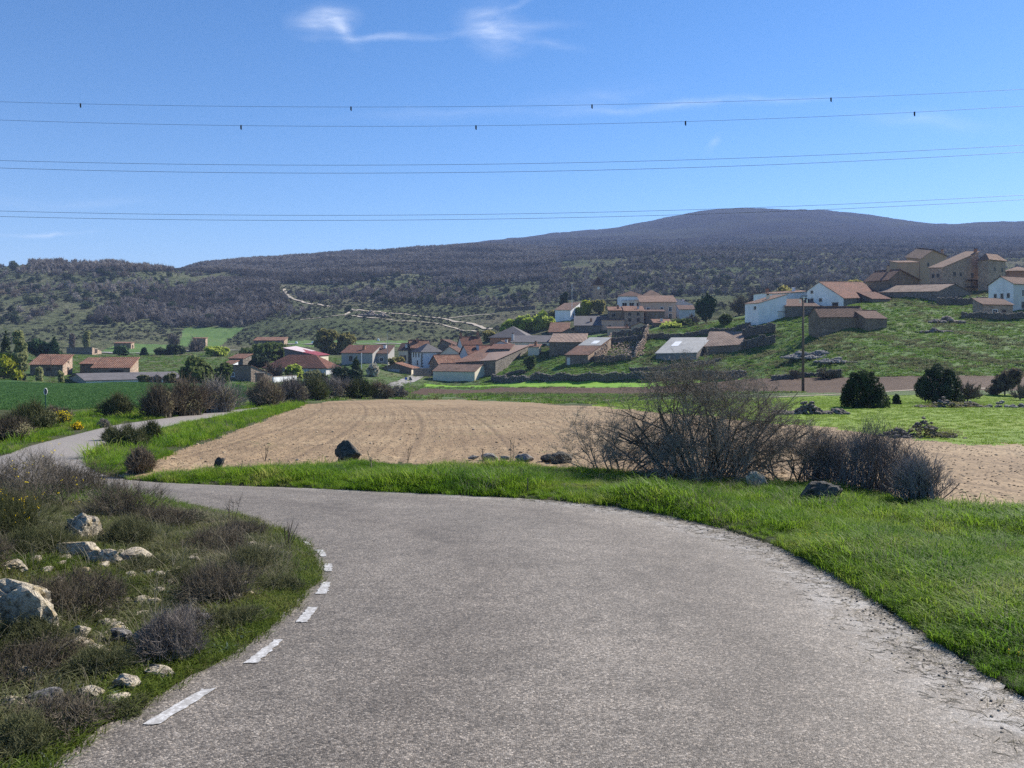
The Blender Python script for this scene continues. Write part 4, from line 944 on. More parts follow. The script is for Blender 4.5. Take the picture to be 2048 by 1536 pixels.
def tuft_mesh(name, n, r, h, mat, seed, w=.004, lean=.55, droop=.5):
    g = np.random.default_rng(seed); az = g.uniform(0, 6.283, n); rr = r * np.sqrt(g.uniform(0, 1, n)); b = np.column_stack([np.cos(az) * rr, np.sin(az) * rr, np.full(n, -.02)])
    a2 = az + g.normal(0, 1.0, n); H = h * g.uniform(.45, 1.1, n); L = H * g.uniform(.15, lean * 1.6, n); d = np.column_stack([np.cos(a2), np.sin(a2), np.zeros(n)]); s = np.column_stack([-np.sin(a2), np.cos(a2), np.zeros(n)])
    ww = (w * g.uniform(.7, 1.4, n))[:, None]; rows = []
    for t, k in ((0, 1.0), (.4, .9), (.75, .6)):
        p = b + d * (L * t ** 1.8)[:, None] + np.column_stack([0 * H, 0 * H, H * (t - droop * .35 * t ** 3)]); rows += [p - s * ww * k, p + s * ww * k]
    p = b + d * L[:, None] * 1.15 + np.column_stack([0 * H, 0 * H, H * (1 - droop * .5)]); rows.append(p)
    V = np.stack(rows, 1).reshape(-1, 3); o = (np.arange(n) * 7)[:, None]
    f = np.concatenate([o + np.array([[0, 1, 3, 2]]), o + np.array([[2, 3, 5, 4]]), o + np.array([[4, 5, 6, 6]])])
    me = bpy.data.meshes.new(name); fl = f.tolist(); me.from_pydata(V.tolist(), [], [q if q[2] != q[3] else q[:3] for q in fl]); me.materials.append(mat); me.update(); return me

# scatter of uncountable stuff by instancing
def scatter(name, P, rz, sc, idx, protos, tilt=None):
    if not len(P): return None
    col = bpy.data.collections.new(name + '_kinds')
    for i, me in enumerate(protos):
        o = bpy.data.objects.new('%s_kind_%02d' % (name, i), me); col.objects.link(o)
    n = len(P); me = bpy.data.meshes.new(name); me.vertices.add(n); me.vertices.foreach_set('co', np.asarray(P, np.float32).ravel())
    rot = np.zeros((n, 3), np.float32); rot[:, 2] = rz
    if tilt is not None: rot[:, 0] = tilt[0]; rot[:, 1] = tilt[1]
    me.attributes.new('rot', 'FLOAT_VECTOR', 'POINT').data.foreach_set('vector', rot.ravel())
    me.attributes.new('scl', 'FLOAT', 'POINT').data.foreach_set('value', np.asarray(sc, np.float32))
    me.attributes.new('kin', 'INT', 'POINT').data.foreach_set('value', np.asarray(idx, np.int32))
    ob = link(name, me); gt = bpy.data.node_groups.new(name + '_spread', 'GeometryNodeTree')
    gt.interface.new_socket('Geometry', in_out='INPUT', socket_type='NodeSocketGeometry'); gt.interface.new_socket('Geometry', in_out='OUTPUT', socket_type='NodeSocketGeometry')
    N, Lk = gt.nodes, gt.links; gi, go = N.new('NodeGroupInput'), N.new('NodeGroupOutput'); ip = N.new('GeometryNodeInstanceOnPoints'); ci = N.new('GeometryNodeCollectionInfo')
    ci.inputs['Collection'].default_value = col; ci.inputs['Separate Children'].default_value = True; ci.inputs['Reset Children'].default_value = True
    def attr(nm, ty):
        a = N.new('GeometryNodeInputNamedAttribute'); a.data_type = ty; a.inputs['Name'].default_value = nm; return next(o for o in a.outputs if o.enabled and o.name == 'Attribute')
    e2r = N.new('FunctionNodeEulerToRotation'); Lk.new(attr('rot', 'FLOAT_VECTOR'), e2r.inputs[0])
    Lk.new(gi.outputs[0], ip.inputs['Points']); Lk.new(ci.outputs[0], ip.inputs['Instance']); ip.inputs['Pick Instance'].default_value = True
    Lk.new(attr('kin', 'INT'), ip.inputs['Instance Index']); Lk.new(e2r.outputs[0], ip.inputs['Rotation']); Lk.new(attr('scl', 'FLOAT'), ip.inputs['Scale'])
    Lk.new(ip.outputs[0], go.inputs[0]); ob.modifiers.new('spread', 'NODES').node_group = gt
    return tag(ob, kind='stuff')
def sample_area(n, px0, px1, y0, y1, g):
    """points spread evenly over the ground between two columns and two distances"""
    Y = np.sqrt(g.uniform(y0 * y0, y1 * y1, n)); px = g.uniform(px0, px1, n); z = gz(px, Y)
    return px, Y, (px - CX) / F * Y, z, HY - (z - CZ) / Y * F

def scatter_grass():
    g = np.random.default_rng(11)
    lush = [tuft_mesh('lush_%d' % i, 52, .10 + .03 * (i % 3), .13 + .045 * (i % 3), M['grass'], 20 + i, .0034, .75) for i in range(5)]
    lush += [tuft_mesh('herb_%d' % i, 26, .12, .09, M['grass'], 40 + i, .008, 1.0, .7) for i in range(2)] + [tuft_mesh('straw_%d' % i, 16, .09, .25, M['grass_dry'], 50 + i, .0022, .6) for i in range(1)]
    fb = MB()
    for q in range(3):
        fx, fy = (q - 1) * .09, (q % 2) * .07; fb.tube([(fx, fy, 0), (fx, fy, .13)], .002, 3); fb.tube([(fx, fy, .13), (fx, fy, .138)], .010, 7)
    me = bpy.data.meshes.new('yflower_0'); me.from_pydata(fb.v, [], fb.f); me.materials.append(M['yellow']); lush.append(me)
    # verge between the road and the field, to the right and beyond the bend
    allp = []
    def region(n, px0, px1, y0, y1, keep, smin, smax, kinds, prob, far=1.0):
        px, Y, x, z, py = sample_area(n, px0, px1, y0, y1, g); k = ~in_poly(x, Y, ROAD_POLY); px, Y, x, z, py = (a[k] for a in (px, Y, x, z, py))
        rd = road_dist(x, Y); k = keep(px, Y, x, py, rd); px, Y, x, z, py, rd = (a[k] for a in (px, Y, x, z, py, rd)); m = len(x)
        sc = g.uniform(smin, smax, m) * (.55 + .45 * np.clip(rd / .5, 0, 1)) * np.clip(1 + 1.1 * fbm(x * .9, Y * .9, 13, 4), .4, 1.8) ; kd = g.choice(kinds, m, p=prob)
        return np.column_stack([x, Y, z]), g.uniform(0, 6.283, m), sc * far, kd
    zone_ok = lambda px, Y, py: zone_index(px, Y, py) == 104
    parts = [region(24000, 850, 3000, 2.2, 8.5, lambda px, Y, x, py, rd: (x > .6) & (zone_ok(px, Y, py)), .55, 1.05, [0, 1, 2, 3, 4, 5, 6, 7, 8], [.165, .16, .16, .15, .15, .08, .072, .06, .003]),
             region(40000, 100, 2700, 8.5, 20, lambda px, Y, x, py, rd: ((x > 1.8) | (Y > 10.4)) & (x > -9.9) & (zone_ok(px, Y, py)) & (rd < 6.5), .65, 1.2, [0, 1, 2, 3, 4, 7, 6], [.18, .17, .18, .17, .17, .07, .06]),
             region(9000, -700, 800, 17, 58, lambda px, Y, x, py, rd: (rd < 7) & zone_ok(px, Y, py), 1.1, 2.0, [0, 1, 2, 3, 4, 7], [.2, .19, .2, .19, .19, .03])]
    P, rz, sc, kd = (np.concatenate([p[i] for p in parts]) for i in range(4))
    scatter('verge_grass', P, rz, sc, kd, lush)
    # the stony left bank: shorter, drier turf in patches
    short = [tuft_mesh('turf_%d' % i, 36, .10, .075 + .02 * (i % 2), M['grass_short'], 60 + i, .003, .8) for i in range(4)] + [tuft_mesh('dry_%d' % i, 30, .09, .12, M['grass_dry'], 70 + i, .0018, .7) for i in range(2)] + \
            [tuft_mesh('heathsprig_%d' % i, 40, .1, .12, M['heath_green'], 80 + i, .003, .7) for i in range(2)] + [tuft_mesh('blueherb_%d' % i, 26, .07, .07, M['grass_blue'], 85 + i, .006, .8) for i in range(1)] + [tuft_mesh('bank_green_%d' % i, 36, .09, .09, M['grass_rim'], 90 + i, .003, .8) for i in range(2)]
    px, Y, x, z, py = sample_area(34000, -900, 760, 2.0, 12.5, g); k = ~in_poly(x, Y, ROAD_POLY) & (x < -1.0); px, Y, x, z = px[k], Y[k], x[k], z[k]; rd = road_dist(x, Y)
    patch = fbm(x * .8 + 3, Y * .8, 17, 4) + g.normal(0, .22, len(x)); kd = np.where(rd + g.normal(0, .10, len(x)) < .26, g.integers(9, 11, len(x)), np.where(patch > .33, g.integers(9, 11, len(x)), np.where(patch > -.02, g.integers(0, 4, len(x)), np.where(patch > -.36, g.integers(6, 8, len(x)), g.integers(4, 6, len(x))))))
    kd = np.where(g.uniform(size=len(x)) < .03, 8, kd); k = g.uniform(size=len(x)) < np.clip(1.05 - .35 * (patch < -.15), 0, 1); sc = g.uniform(.7, 1.25, len(x))
    scatter('bank_turf', np.column_stack([x, Y, z])[k], g.uniform(0, 6.28, k.sum()), sc[k], kd[k], short)
    stems = [tuft_mesh('dry_stem_%d' % i, 7, .06, .30, M['grass_dry'], 95 + i, .0014, 1.0, .5) for i in range(2)]
    px, Y, x, z, py = sample_area(7000, -400, 2900, 2.6, 17, g); k = ~in_poly(x, Y, ROAD_POLY) & (zone_index(px, Y, py) == 104) & (road_dist(x, Y) > .25) & ((x < -1.0) & (Y < 11) | (fbm(x * .5, Y * .5, 91, 3) > .16)); n = int(k.sum())
    scatter('dry_stems', np.column_stack([x, Y, z])[k], g.uniform(0, 6.28, n), g.uniform(.5, 1.15, n), g.integers(0, 2, n), stems)
    peb = []
    for i in range(4):
        b = MB(); blob(b, (0, 0, .012), (.045, .035, .026), random.Random(40 + i), 2); me = bpy.data.meshes.new('pebble_%d' % i); me.from_pydata(b.v, [], b.f); me.materials.append(M['limestone']); peb.append(me)
    px, Y, x, z, py = sample_area(620, -400, 640, 2.6, 9, g); k = ~in_poly(x, Y, ROAD_POLY) & (x < -1.6) & (road_dist(x, Y) > .4) & (fbm(x * .9, Y * .9, 61, 3) > .0); n = int(k.sum())
    scatter('bank_gravel', np.column_stack([x, Y, z + .005])[k], g.uniform(0, 6.28, n), g.uniform(.35, 1.5, n), g.integers(0, 4, n), peb)
    # tussocks on the green hill and rough ground round the village
    tus = [tuft_mesh('tussock_%d' % i, 34, .5, .32, M['hill_blade'], 100 + i, .035, .9) for i in range(3)] + [tuft_mesh('rough_%d' % i, 34, .5, .42, M['heath_green'], 110 + i, .03, .8) for i in range(2)]
    px, Y, x, z, py = sample_area(46000, 900, 2300, 100, 235, g); zi = zone_index(px, Y, py); k = (zi == 102); px, Y, x, z = px[k], Y[k], x[k], z[k]
    nz = fbm(x * .16, Y * .10, 23, 4); kd = np.where(nz + g.normal(0, .2, len(x)) > -.28, g.integers(0, 3, len(x)), g.integers(3, 5, len(x))); k = g.uniform(size=len(x)) < .75
    scatter('hill_tussocks', np.column_stack([x, Y, z])[k], g.uniform(0, 6.28, k.sum()), g.uniform(.5, 1.25, k.sum()) * np.where(kd[k] > 2, 1.2, 1), kd[k], tus)
    px, Y, x, z, py = sample_area(9000, -150, 1300, 58, 250, g); zi = zone_index(px, Y, py); k = (zi == 103) & (road_dist(x, Y) > 1); px, Y, x, z = px[k], Y[k], x[k], z[k]; n = len(x)
    scatter('rough_grass', np.column_stack([x, Y, z]), g.uniform(0, 6.28, n), g.uniform(.6, 1.3, n), g.choice([0, 1, 2, 3, 4], n, p=[.27, .27, .26, .1, .1]), tus)
    # young wheat in the left field and sparse crop right
    wh = [tuft_mesh('wheat_%d' % i, 40, .45, .22, M['wheat_blade'], 120 + i, .02, .5, .4) for i in range(3)]
    px, Y, x, z, py = sample_area(26000, -250, 620, 46, 128, g); k = zone_index(px, Y, py) == 3; n = int(k.sum())
    scatter('wheat', np.column_stack([x, Y, z])[k], g.uniform(0, 6.28, n), g.uniform(.6, 1.1, n), g.integers(0, 3, n), wh)
    pa = [tuft_mesh('crop_%d' % i, 34, .3, .13, M['crop_blade'], 130 + i, .009, .6, .5) for i in range(3)]
    px, Y, x, z, py = sample_area(30000, 1150, 2250, 18, 100, g); k = zone_index(px, Y, py) == 4; n = int(k.sum())
    scatter('crop_grass', np.column_stack([x, Y, z])[k], g.uniform(0, 6.28, n), g.uniform(.35, .75, n), g.integers(0, 3, n), pa)
    # clods and stones of the tilled field
    clod = []
    for i in range(4):
        b = MB(); lr = random.Random(i); blob(b, (0, 0, .01), (.06, .05, .035), lr); me = bpy.data.meshes.new('clod_%d' % i); me.from_pydata(b.v, [], b.f); me.materials.append(M['clod'] if i < 3 else M['greyrock']); clod.append(me)
    px, Y, x, z, py = sample_area(36000, 150, 2300, 12, 50, g); k = zone_index(px, Y, py) == 0; n = int(k.sum())
    scatter('soil_clods', np.column_stack([x, Y, z])[k], g.uniform(0, 6.28, n), g.uniform(.15, .5, n) * np.where(g.uniform(size=n) < .02, 2.2, 1), g.choice(4, n, p=[.33, .33, .33, .01]), clod)
    # straw and gravel washed to the outer edge of the road
    st = []
    for i in range(3):
        b = MB(); b.tube([(-.05, 0, .004), (0, .006 * i, .007), (.055, .01, .003)], .0018, 3); me = bpy.data.meshes.new('straw_bit_%d' % i); me.from_pydata(b.v, [], b.f); me.materials.append(M['grass_dry']); st.append(me)
    for i in range(3):
        b = MB(); blob(b, (0, 0, .004), (.012, .010, .008), random.Random(i)); me = bpy.data.meshes.new('grit_%d' % i); me.from_pydata(b.v, [], b.f); me.materials.append(M['limestone' if i else 'greyrock']); st.append(me)
    i = g.integers(20, 135, 2600); v = RL[i] - RR[i]; v = v / np.linalg.norm(v, axis=1)[:, None]; j = g.uniform(0, 1, 2600)[:, None]; q = RR[i] * (1 - j) + RR[i + 1] * j + v * np.abs(g.normal(0, .32, 2600))[:, None]
    ok = in_poly(q[:, 0], q[:, 1], ROAD_POLY); q = q[ok]; z = CZ - base_drop(q[:, 1]) + .016; n = len(q)
    scatter('edge_debris', np.column_stack([q, z]), g.uniform(0, 6.28, n), g.uniform(.35, 1.0, n), g.choice(6, n, p=[.27, .27, .27, .07, .06, .06]), st)

# ------------------------------------------------------------------ plants: individuals
def copy_tree(o, parent=None):
    c = o.copy(); COL.objects.link(c); c.parent = parent
    for ch in o.children: copy_tree(ch, c)
    return c
PROTO = {}
def plant(name, me_parts, label, cat, loc, sc=1, rz=0, group=None):
    """an Empty with trunk and crown meshes, or one mesh"""
    if len(me_parts) == 1:
        o = link(name, me_parts[0][1], None, loc)
    else:
        o = empty(name, loc)
        for nm, me in me_parts: link(nm, me, o)
    o.rotation_euler = (0, 0, rz); o.scale = sc if hasattr(sc, '__len__') else (sc, sc, sc)
    return tag(o, label, cat, group)
def trunk_mesh(h, r, seed, limbs=5, spread=.35, mat='bark', zs=.35):
    lr = random.Random(seed); b = MB(); b.tube([(0, 0, -.3), (lr.uniform(-.04, .04) * h, 0, h * .35), (lr.uniform(-.05, .05) * h, lr.uniform(-.05, .05) * h, h * .75)], [r * 1.2, r, r * .45], 6)
    for i in range(limbs):
        a = i * 2.4 + lr.uniform(-.4, .4); z = h * lr.uniform(zs, .65); l = h * spread * lr.uniform(.7, 1.1)
        b.tube([(0, 0, z), (math.cos(a) * l * .5, math.sin(a) * l * .5, z + l * .45), (math.cos(a) * l, math.sin(a) * l, z + l * .8)], [r * .5, r * .32, r * .1], 4)
    me = bpy.data.meshes.new('trunk'); me.from_pydata(b.v, [], b.f); me.materials.append(M[mat]); return me
def round_crown(name, h, r, mat, seed, n=2600, size=.14, low=.12, k=9, hollow=.35, asp=.8):
    lr = random.Random(seed); E = []
    for i in range(k):
        a = i * 2.4 + lr.uniform(-.5, .5); q = lr.uniform(.25, .72) * r; z = h * lr.uniform(low + .18, .82); m = .35 + .25 * lr.random()
        E.append((math.cos(a) * q, math.sin(a) * q, z, r * m, r * m, h * .20 * lr.uniform(.8, 1.4)))
    E.append((0, 0, h * .62, r * .5, r * .5, h * .38))
    return crown_mesh(name, E, n, size, mat, seed, asp, hollow, 26)
def dome_crown(name, h, r, mat, seed, n, size):
    lr = random.Random(seed); E = [(0, 0, h * .4, r * .7, r * .7, h * .42), (0, 0, h * .78, r * .3, r * .3, h * .22)]
    for i in range(30):
        z = lr.uniform(.06, .9); lim = r * math.sqrt(1 - (z * .96) ** 2) * (1.0 - .18 * z); a = i * 2.4 + lr.uniform(-.4, .4); m = r * lr.uniform(.16, .34) * (1.1 - .5 * z); q = max(lim - m * .6, 0) * lr.uniform(.85, 1.1)
        E.append((math.cos(a) * q, math.sin(a) * q, h * z, m, m, m * lr.uniform(1.0, 1.7)))
    return crown_mesh(name, E, n, size, mat, seed, .6, .3)
def cone_crown(name, h, r, mat, seed, n=2600, size=.13, low=.02, p=.75, k=13):
    lr = random.Random(seed); E = []
    for i in range(k):
        t = (i + .5) / k; z = h * (low + (1 - low) * t); rr = r * (1 - t) ** p * lr.uniform(.8, 1.1); a = i * 2.4; o = rr * .35
        E.append((math.cos(a) * o, math.sin(a) * o, z * .95, max(rr * .72, .08 * r), max(rr * .72, .08 * r), h * .11))
        E.append((-math.cos(a + 1) * o, -math.sin(a + 1) * o, z * .92, max(rr * .6, .06 * r), max(rr * .6, .06 * r), h * .10))
    return crown_mesh(name, E, n, size, mat, seed, .6, .3)
def bare_crown(name, h, r, mat, seed, n=700, w=.03, low=.25):
    g = np.random.default_rng(seed); k = 22; tips = unit(k, g); tips[:, 2] = np.abs(tips[:, 2]); T = tips * np.array([r * .8, r * .8, h * .62]) + np.array([0, 0, h * low])
    i = g.integers(0, k, n); t = g.uniform(.35, 1.05, n)[:, None]; B = np.array([0, 0, h * low * .6]); P0 = B + (T[i] - B) * t * .8 + g.normal(0, .04 * h, (n, 3))
    d = unit(n, g) + (T[i] - B) / np.linalg.norm(T[i] - B, axis=1)[:, None] * 1.2 + np.array([0, 0, .35]); P1 = P0 + d * (h * g.uniform(.06, .15, n))[:, None]
    P0 = np.concatenate([P0, np.repeat(B[None], k, 0)]); P1 = np.concatenate([P1, T]); W = np.r_[np.full(n, w), np.full(k, w * 2.2)]
    return strip_mesh(name, P0, P1, W, g, mat)

def single_plants():
    A = []
    def put(name, kind, px, py, hpx, wpx, label, cat, mat, seed, ymin=1, Y=None, size=None, n=None, group=None, low=None):
        p = at(px, Y) if Y else spot(px, py, ymin)
        h = hpx / F * p.y; r = wpx / 2 / F * p.y
        if Y: p.z = min(p.z, CZ + (HY - py) / F * Y)
        p.z -= .05 * h
        if size is None: size = max(.0019 * p.y * 1.6, .03)
        if kind == 'cone': me = [('trunk', trunk_mesh(h, h * .03, seed, 2, .15)), ('crown', cone_crown('crown', h, r, M[mat], seed, n or 2600, size))]
        elif kind == 'juniper': me = [('trunk', trunk_mesh(h * .6, h * .03, seed, 3, .2)), ('crown', dome_crown('crown', h, r, M[mat], seed, (n or 4200) * 2, size * .6))]
        elif kind == 'poplar':
            lr = random.Random(seed); E = [(lr.uniform(-.3, .3) * r, lr.uniform(-.3, .3) * r, h * (.14 + .8 * t / 8), r * (.4 + .5 * math.sin(3.1 * (.15 + .8 * t / 8))) * lr.uniform(.6, 1), r * .6, h * .09) for t in range(9)]
            me = [('trunk', trunk_mesh(h, h * .018, seed, 3, .12)), ('crown', crown_mesh('crown', E, n or 1500, size * .8, M[mat], seed, 1.6, .1))]
        elif kind == 'bare': me = [('trunk', trunk_mesh(h, h * .025, seed, 7, .42)), ('crown', bare_crown('crown', h, r, M[mat], seed, n or 700, max(.0003 * p.y, .012)))]
        else: me = [('trunk', trunk_mesh(h, h * .025, seed, 5, .3)), ('crown', round_crown('crown', h, r, M[mat], seed, n or 2600, size, low if low is not None else .05))]
        plant(name, me, label, cat, p, 1, seed * .7, group)
    # left group
    put('conifer_tree', 'cone', 12, 762, 108, 52, 'dark conifer at the left edge of the photo behind the pale poplar', 'tree', 'leaf_dark', 1, Y=152)
    put('poplar_tree', 'poplar', 41, 763, 104, 34, 'pale leafing poplar in front of the left stone barn', 'tree', 'leaf_pale', 2, Y=146, n=2600)
    put('willow_tree', 'round', 8, 765, 62, 62, 'yellow green willow bush at the left edge of the photo', 'tree', 'leaf_yellow', 3, Y=144)
    put('pine_tree', 'round', 74, 712, 44, 44, 'dark round pine between the poplar and the tall pine', 'tree', 'leaf_pine', 4, Y=205)
    put('pine_tree', 'cone', 108, 705, 48, 36, 'tall dark pine right of the round pine above the left barn', 'tree', 'leaf_pine', 5, Y=205)
    put('poplar_tree', 'poplar', 174, 694, 34, 12, 'slim pale poplar standing alone by the far meadow', 'tree', 'leaf_pale', 6, Y=300)
    put('poplar_tree', 'poplar', 144, 696, 28, 8, 'thin bare poplar left of the slim pale poplar', 'tree', 'twig_grey', 7, Y=300)
    put('poplar_tree', 'poplar', 79, 760, 28, 14, 'young pale sapling in front of the left stone barn', 'tree', 'leaf_pale', 8, Y=148, n=700)
    put('poplar_tree', 'poplar', 122, 761, 22, 10, 'smallest pale sapling at the corner of the left stone barn', 'tree', 'leaf_pale', 9, Y=148, n=500)
    put('bare_tree', 'bare', 346, 694, 36, 36, 'round leafless tree left of the far meadow', 'tree', 'twig_grey', 10, Y=285)
    put('bare_tree', 'bare', 393, 709, 44, 42, 'leafless tree with forked trunk in front of the far meadow', 'tree', 'twig_grey', 11, Y=262)
    for px, py, h, w, lb, mt in ((350, 714, 24, 32, 'dark rounded shrub right of the two conifer bushes', 'leaf_dark'), (321, 712, 16, 24, 'smaller dark rounded shrub beside the dark rounded shrub', 'leaf_dark'), (244, 711, 20, 26, 'low bushy conifer in front of the lone stone hut', 'leaf_pine'), (288, 710, 16, 13, 'small pointed conifer right of the lone stone hut', 'leaf_pine')):
        put('conifer_bush', 'round' if w > 14 else 'cone', px, py, h, w, lb, 'shrub', mt, px, Y=245, n=1200)
    put('hawthorn', 'round', 398, 768, 58, 66, 'big dark leafy hawthorn in front of the long grey shed', 'tree', 'leaf_mid', 21, Y=133, n=4200)
    put('hawthorn', 'round', 446, 772, 48, 46, 'dense green hawthorn right of the big hawthorn', 'tree', 'leaf_mid', 22, Y=138, n=3000)
    for px, h, w in ((289, 20, 24), (313, 17, 22), (338, 24, 24), (362, 16, 22)):
        put('garden_shrub', 'round', px, 768, h, w, {289: 'leftmost round grey shrub along the long grey shed', 313: 'low pale shrub second along the long grey shed', 338: 'tallest round shrub along the long grey shed', 362: 'rightmost round shrub along the long grey shed'}[px], 'shrub', 'heath_green' if px in (289, 338) else 'twig_grey', px, Y=136, n=900, group='shrubs along the grey shed')
    put('shrub', 'round', 434, 704, 20, 48, 'yellow green bush beside the grass mound', 'shrub', 'leaf_spring', 23, Y=235, n=1400)
    put('ivy_bush', 'round', 548, 728, 44, 130, 'wide dark green bush covering the grass mound', 'shrub', 'leaf_mid', 24, Y=230, n=4200)
    put('shrub', 'round', 518, 742, 36, 44, 'dark bush between the orange tile shed and the red roof', 'shrub', 'leaf_dark', 25, Y=196, n=1600)
    # behind the village, centre
    put('poplar_tree', 'round', 655, 697, 50, 50, 'left of the two big olive green trees behind the red roofs', 'tree', 'leaf_olive', 26, Y=262, n=3200)
    put('poplar_tree', 'round', 688, 696, 44, 42, 'right of the two big olive green trees behind the red roofs', 'tree', 'leaf_olive', 27, Y=266, n=2600)
    put('shrub', 'round', 620, 700, 15, 52, 'low light green bush behind the pink metal roof', 'shrub', 'leaf_spring', 28, Y=240, n=1300)
    put('conifer_tree', 'cone', 712, 778, 68, 56, 'big dark conifer by the road into the village', 'tree', 'leaf_dark', 29, Y=140, n=2600)
    put('conifer_tree', 'round', 690, 776, 44, 40, 'dark shrub at the left foot of the big conifer', 'shrub', 'leaf_dark', 30, Y=142, n=2200)
    put('bare_tree', 'bare', 672, 757, 46, 36, 'grey leafless tree between the red roof and the big conifer', 'tree', 'twig_grey', 31, Y=165, n=700)
    put('blossom_tree', 'round', 747, 742, 28, 28, 'white blossoming tree right of the big conifer', 'tree', 'blossom', 32, Y=190, n=1500)
    put('fruit_tree', 'round', 589, 757, 32, 36, 'fresh green tree in front of the red hipped roof', 'tree', 'leaf_spring', 33, Y=172, n=1800)
    put('bare_tree', 'bare', 548, 760, 46, 52, 'brown leafless tree in front of the red hipped roof', 'tree', 'twig_brown', 34, Y=170, n=800)
    put('shrub', 'round', 628, 762, 24, 46, 'grey green bush under the white wall of the red roofed house', 'shrub', 'heath_green', 35, Y=165, n=1500)
    put('shrub', 'round', 790, 722, 20, 32, 'pale green bush below the bare brown plot left of the slate roof', 'shrub', 'leaf_olive', 36, Y=215, n=1000)
    for i, (px, py, h, w, mt, lb) in enumerate(((1022, 668, 30, 40, 'leaf_spring', 'leftmost bright spring tree above the hipped roof'), (1052, 668, 44, 44, 'leaf_spring', 'tall bright spring tree behind the hipped roof'), (1084, 668, 50, 46, 'leaf_spring', 'tallest yellow green tree right of the hipped roof'), (1117, 655, 36, 34, 'leaf_olive', 'olive tree in front of the white gabled house'), (1172, 634, 36, 26, 'leaf_yellow', 'bright yellow green tree right of the white gabled house'), (1118, 618, 22, 22, 'leaf_olive', 'small olive tree behind the white gabled house'), (1196, 628, 28, 34, 'leaf_olive', 'grey olive tree below the church tower'), (1152, 612, 18, 20, 'leaf_spring', 'small spring tree right of the cypress pair'), (942, 672, 14, 34, 'leaf_olive', 'low olive tree behind the dark red roof'), (980, 666, 18, 30, 'leaf_olive', 'olive tree at the junction of the dirt tracks'))):
        put('spring_tree', 'round', px, py, h, w, lb, 'tree', mt, 40 + i, Y=272 if px < 1110 else 296, n=2000)
    put('cypress_tree', 'poplar', 1125, 612, 36, 8, 'shorter dark cypress of the pair near the church', 'tree', 'leaf_dark', 60, Y=318, n=1400)
    put('cypress_tree', 'poplar', 1130.5, 612, 41, 9, 'taller dark cypress of the pair near the church', 'tree', 'leaf_dark', 61, Y=318, n=1400)
    put('pine_tree', 'round', 1411, 652, 64, 42, 'dark pine with clear trunk at the edge of the grass slope', 'tree', 'leaf_pine', 62, Y=232, n=3200, low=.18)
    put('bare_tree', 'bare', 1382, 655, 34, 48, 'grey green bare tree left of the dark pine', 'tree', 'twig_grey', 63, Y=238, n=700)
    put('shrub', 'round', 1370, 656, 20, 50, 'green bush at the foot of the dark pine', 'shrub', 'leaf_mid', 64, Y=236, n=1300)
    put('shrub', 'round', 1345, 660, 16, 44, 'bright green bush at the top of the grass slope', 'shrub', 'leaf_spring', 65, Y=232, n=1100)
    put('shrub', 'round', 1450, 648, 24, 22, 'upright green bush left of the pale blue house', 'shrub', 'leaf_mid', 66, Y=208, n=1100)
    put('bare_tree', 'bare', 1520, 605, 62, 80, 'wide grey bare tree behind the white houses', 'tree', 'twig_grey', 67, Y=262, n=1400)
    put('bare_tree', 'bare', 1478, 625, 50, 56, 'dark bare tree left of the wide grey bare tree', 'tree', 'twig_brown', 68, Y=255, n=1000)
    put('spring_tree', 'round', 1568, 600, 44, 50, 'light green tree behind the long white house', 'tree', 'leaf_olive', 69, Y=265, n=2400)
    put('spring_tree', 'round', 1700, 592, 34, 46, 'round olive tree behind the red roofed white house', 'tree', 'leaf_olive', 70, Y=240, n=1900)
    put('spring_tree', 'round', 2017, 560, 34, 20, 'pale tree beside the great stone house', 'tree', 'leaf_pale', 71, Y=250, n=1000)
    put('shrub', 'round', 1060, 728, 26, 26, 'green bush growing against the very long stone barn', 'shrub', 'leaf_mid', 72, Y=198, n=1200)
    # junipers of the right field
    put('juniper_tree', 'juniper', 1725, 814, 80, 92, 'large dark juniper left of the small juniper in the right field', 'tree', 'leaf_dark', 73, n=7000)
    put('juniper_tree', 'juniper', 1876, 806, 78, 92, 'dark spreading juniper right of the small juniper', 'tree', 'leaf_dark', 74, n=7000)
    put('juniper_tree', 'juniper', 1793, 809, 22, 16, 'small young juniper between the two large junipers', 'tree', 'leaf_dark', 75, n=900)
    put('thorn_bush', 'bare', 1935, 790, 46, 90, 'grey bare thicket right of the spreading juniper', 'shrub', 'twig_brown', 76, Y=76, n=1500)
    put('thorn_bush', 'round', 2010, 785, 55, 60, 'dark bush near the right edge below the hill', 'shrub', 'heath_dark', 77, Y=92, n=2400)
    put('thorn_bush', 'bare', 2040, 795, 40, 60, 'grey bare bush at the right edge behind the stone row', 'shrub', 'twig_brown', 78, Y=80, n=900)
    put('reed_clump', 'bare', 1655, 757, 26, 84, 'pale straw coloured bramble along the foot of the hill', 'shrub', 'grass_dry', 79, Y=124, n=1800)
    put('reed_clump', 'bare', 1590, 755, 22, 50, 'dark low bramble behind the utility pole', 'shrub', 'twig_brown', 80, Y=126, n=900)
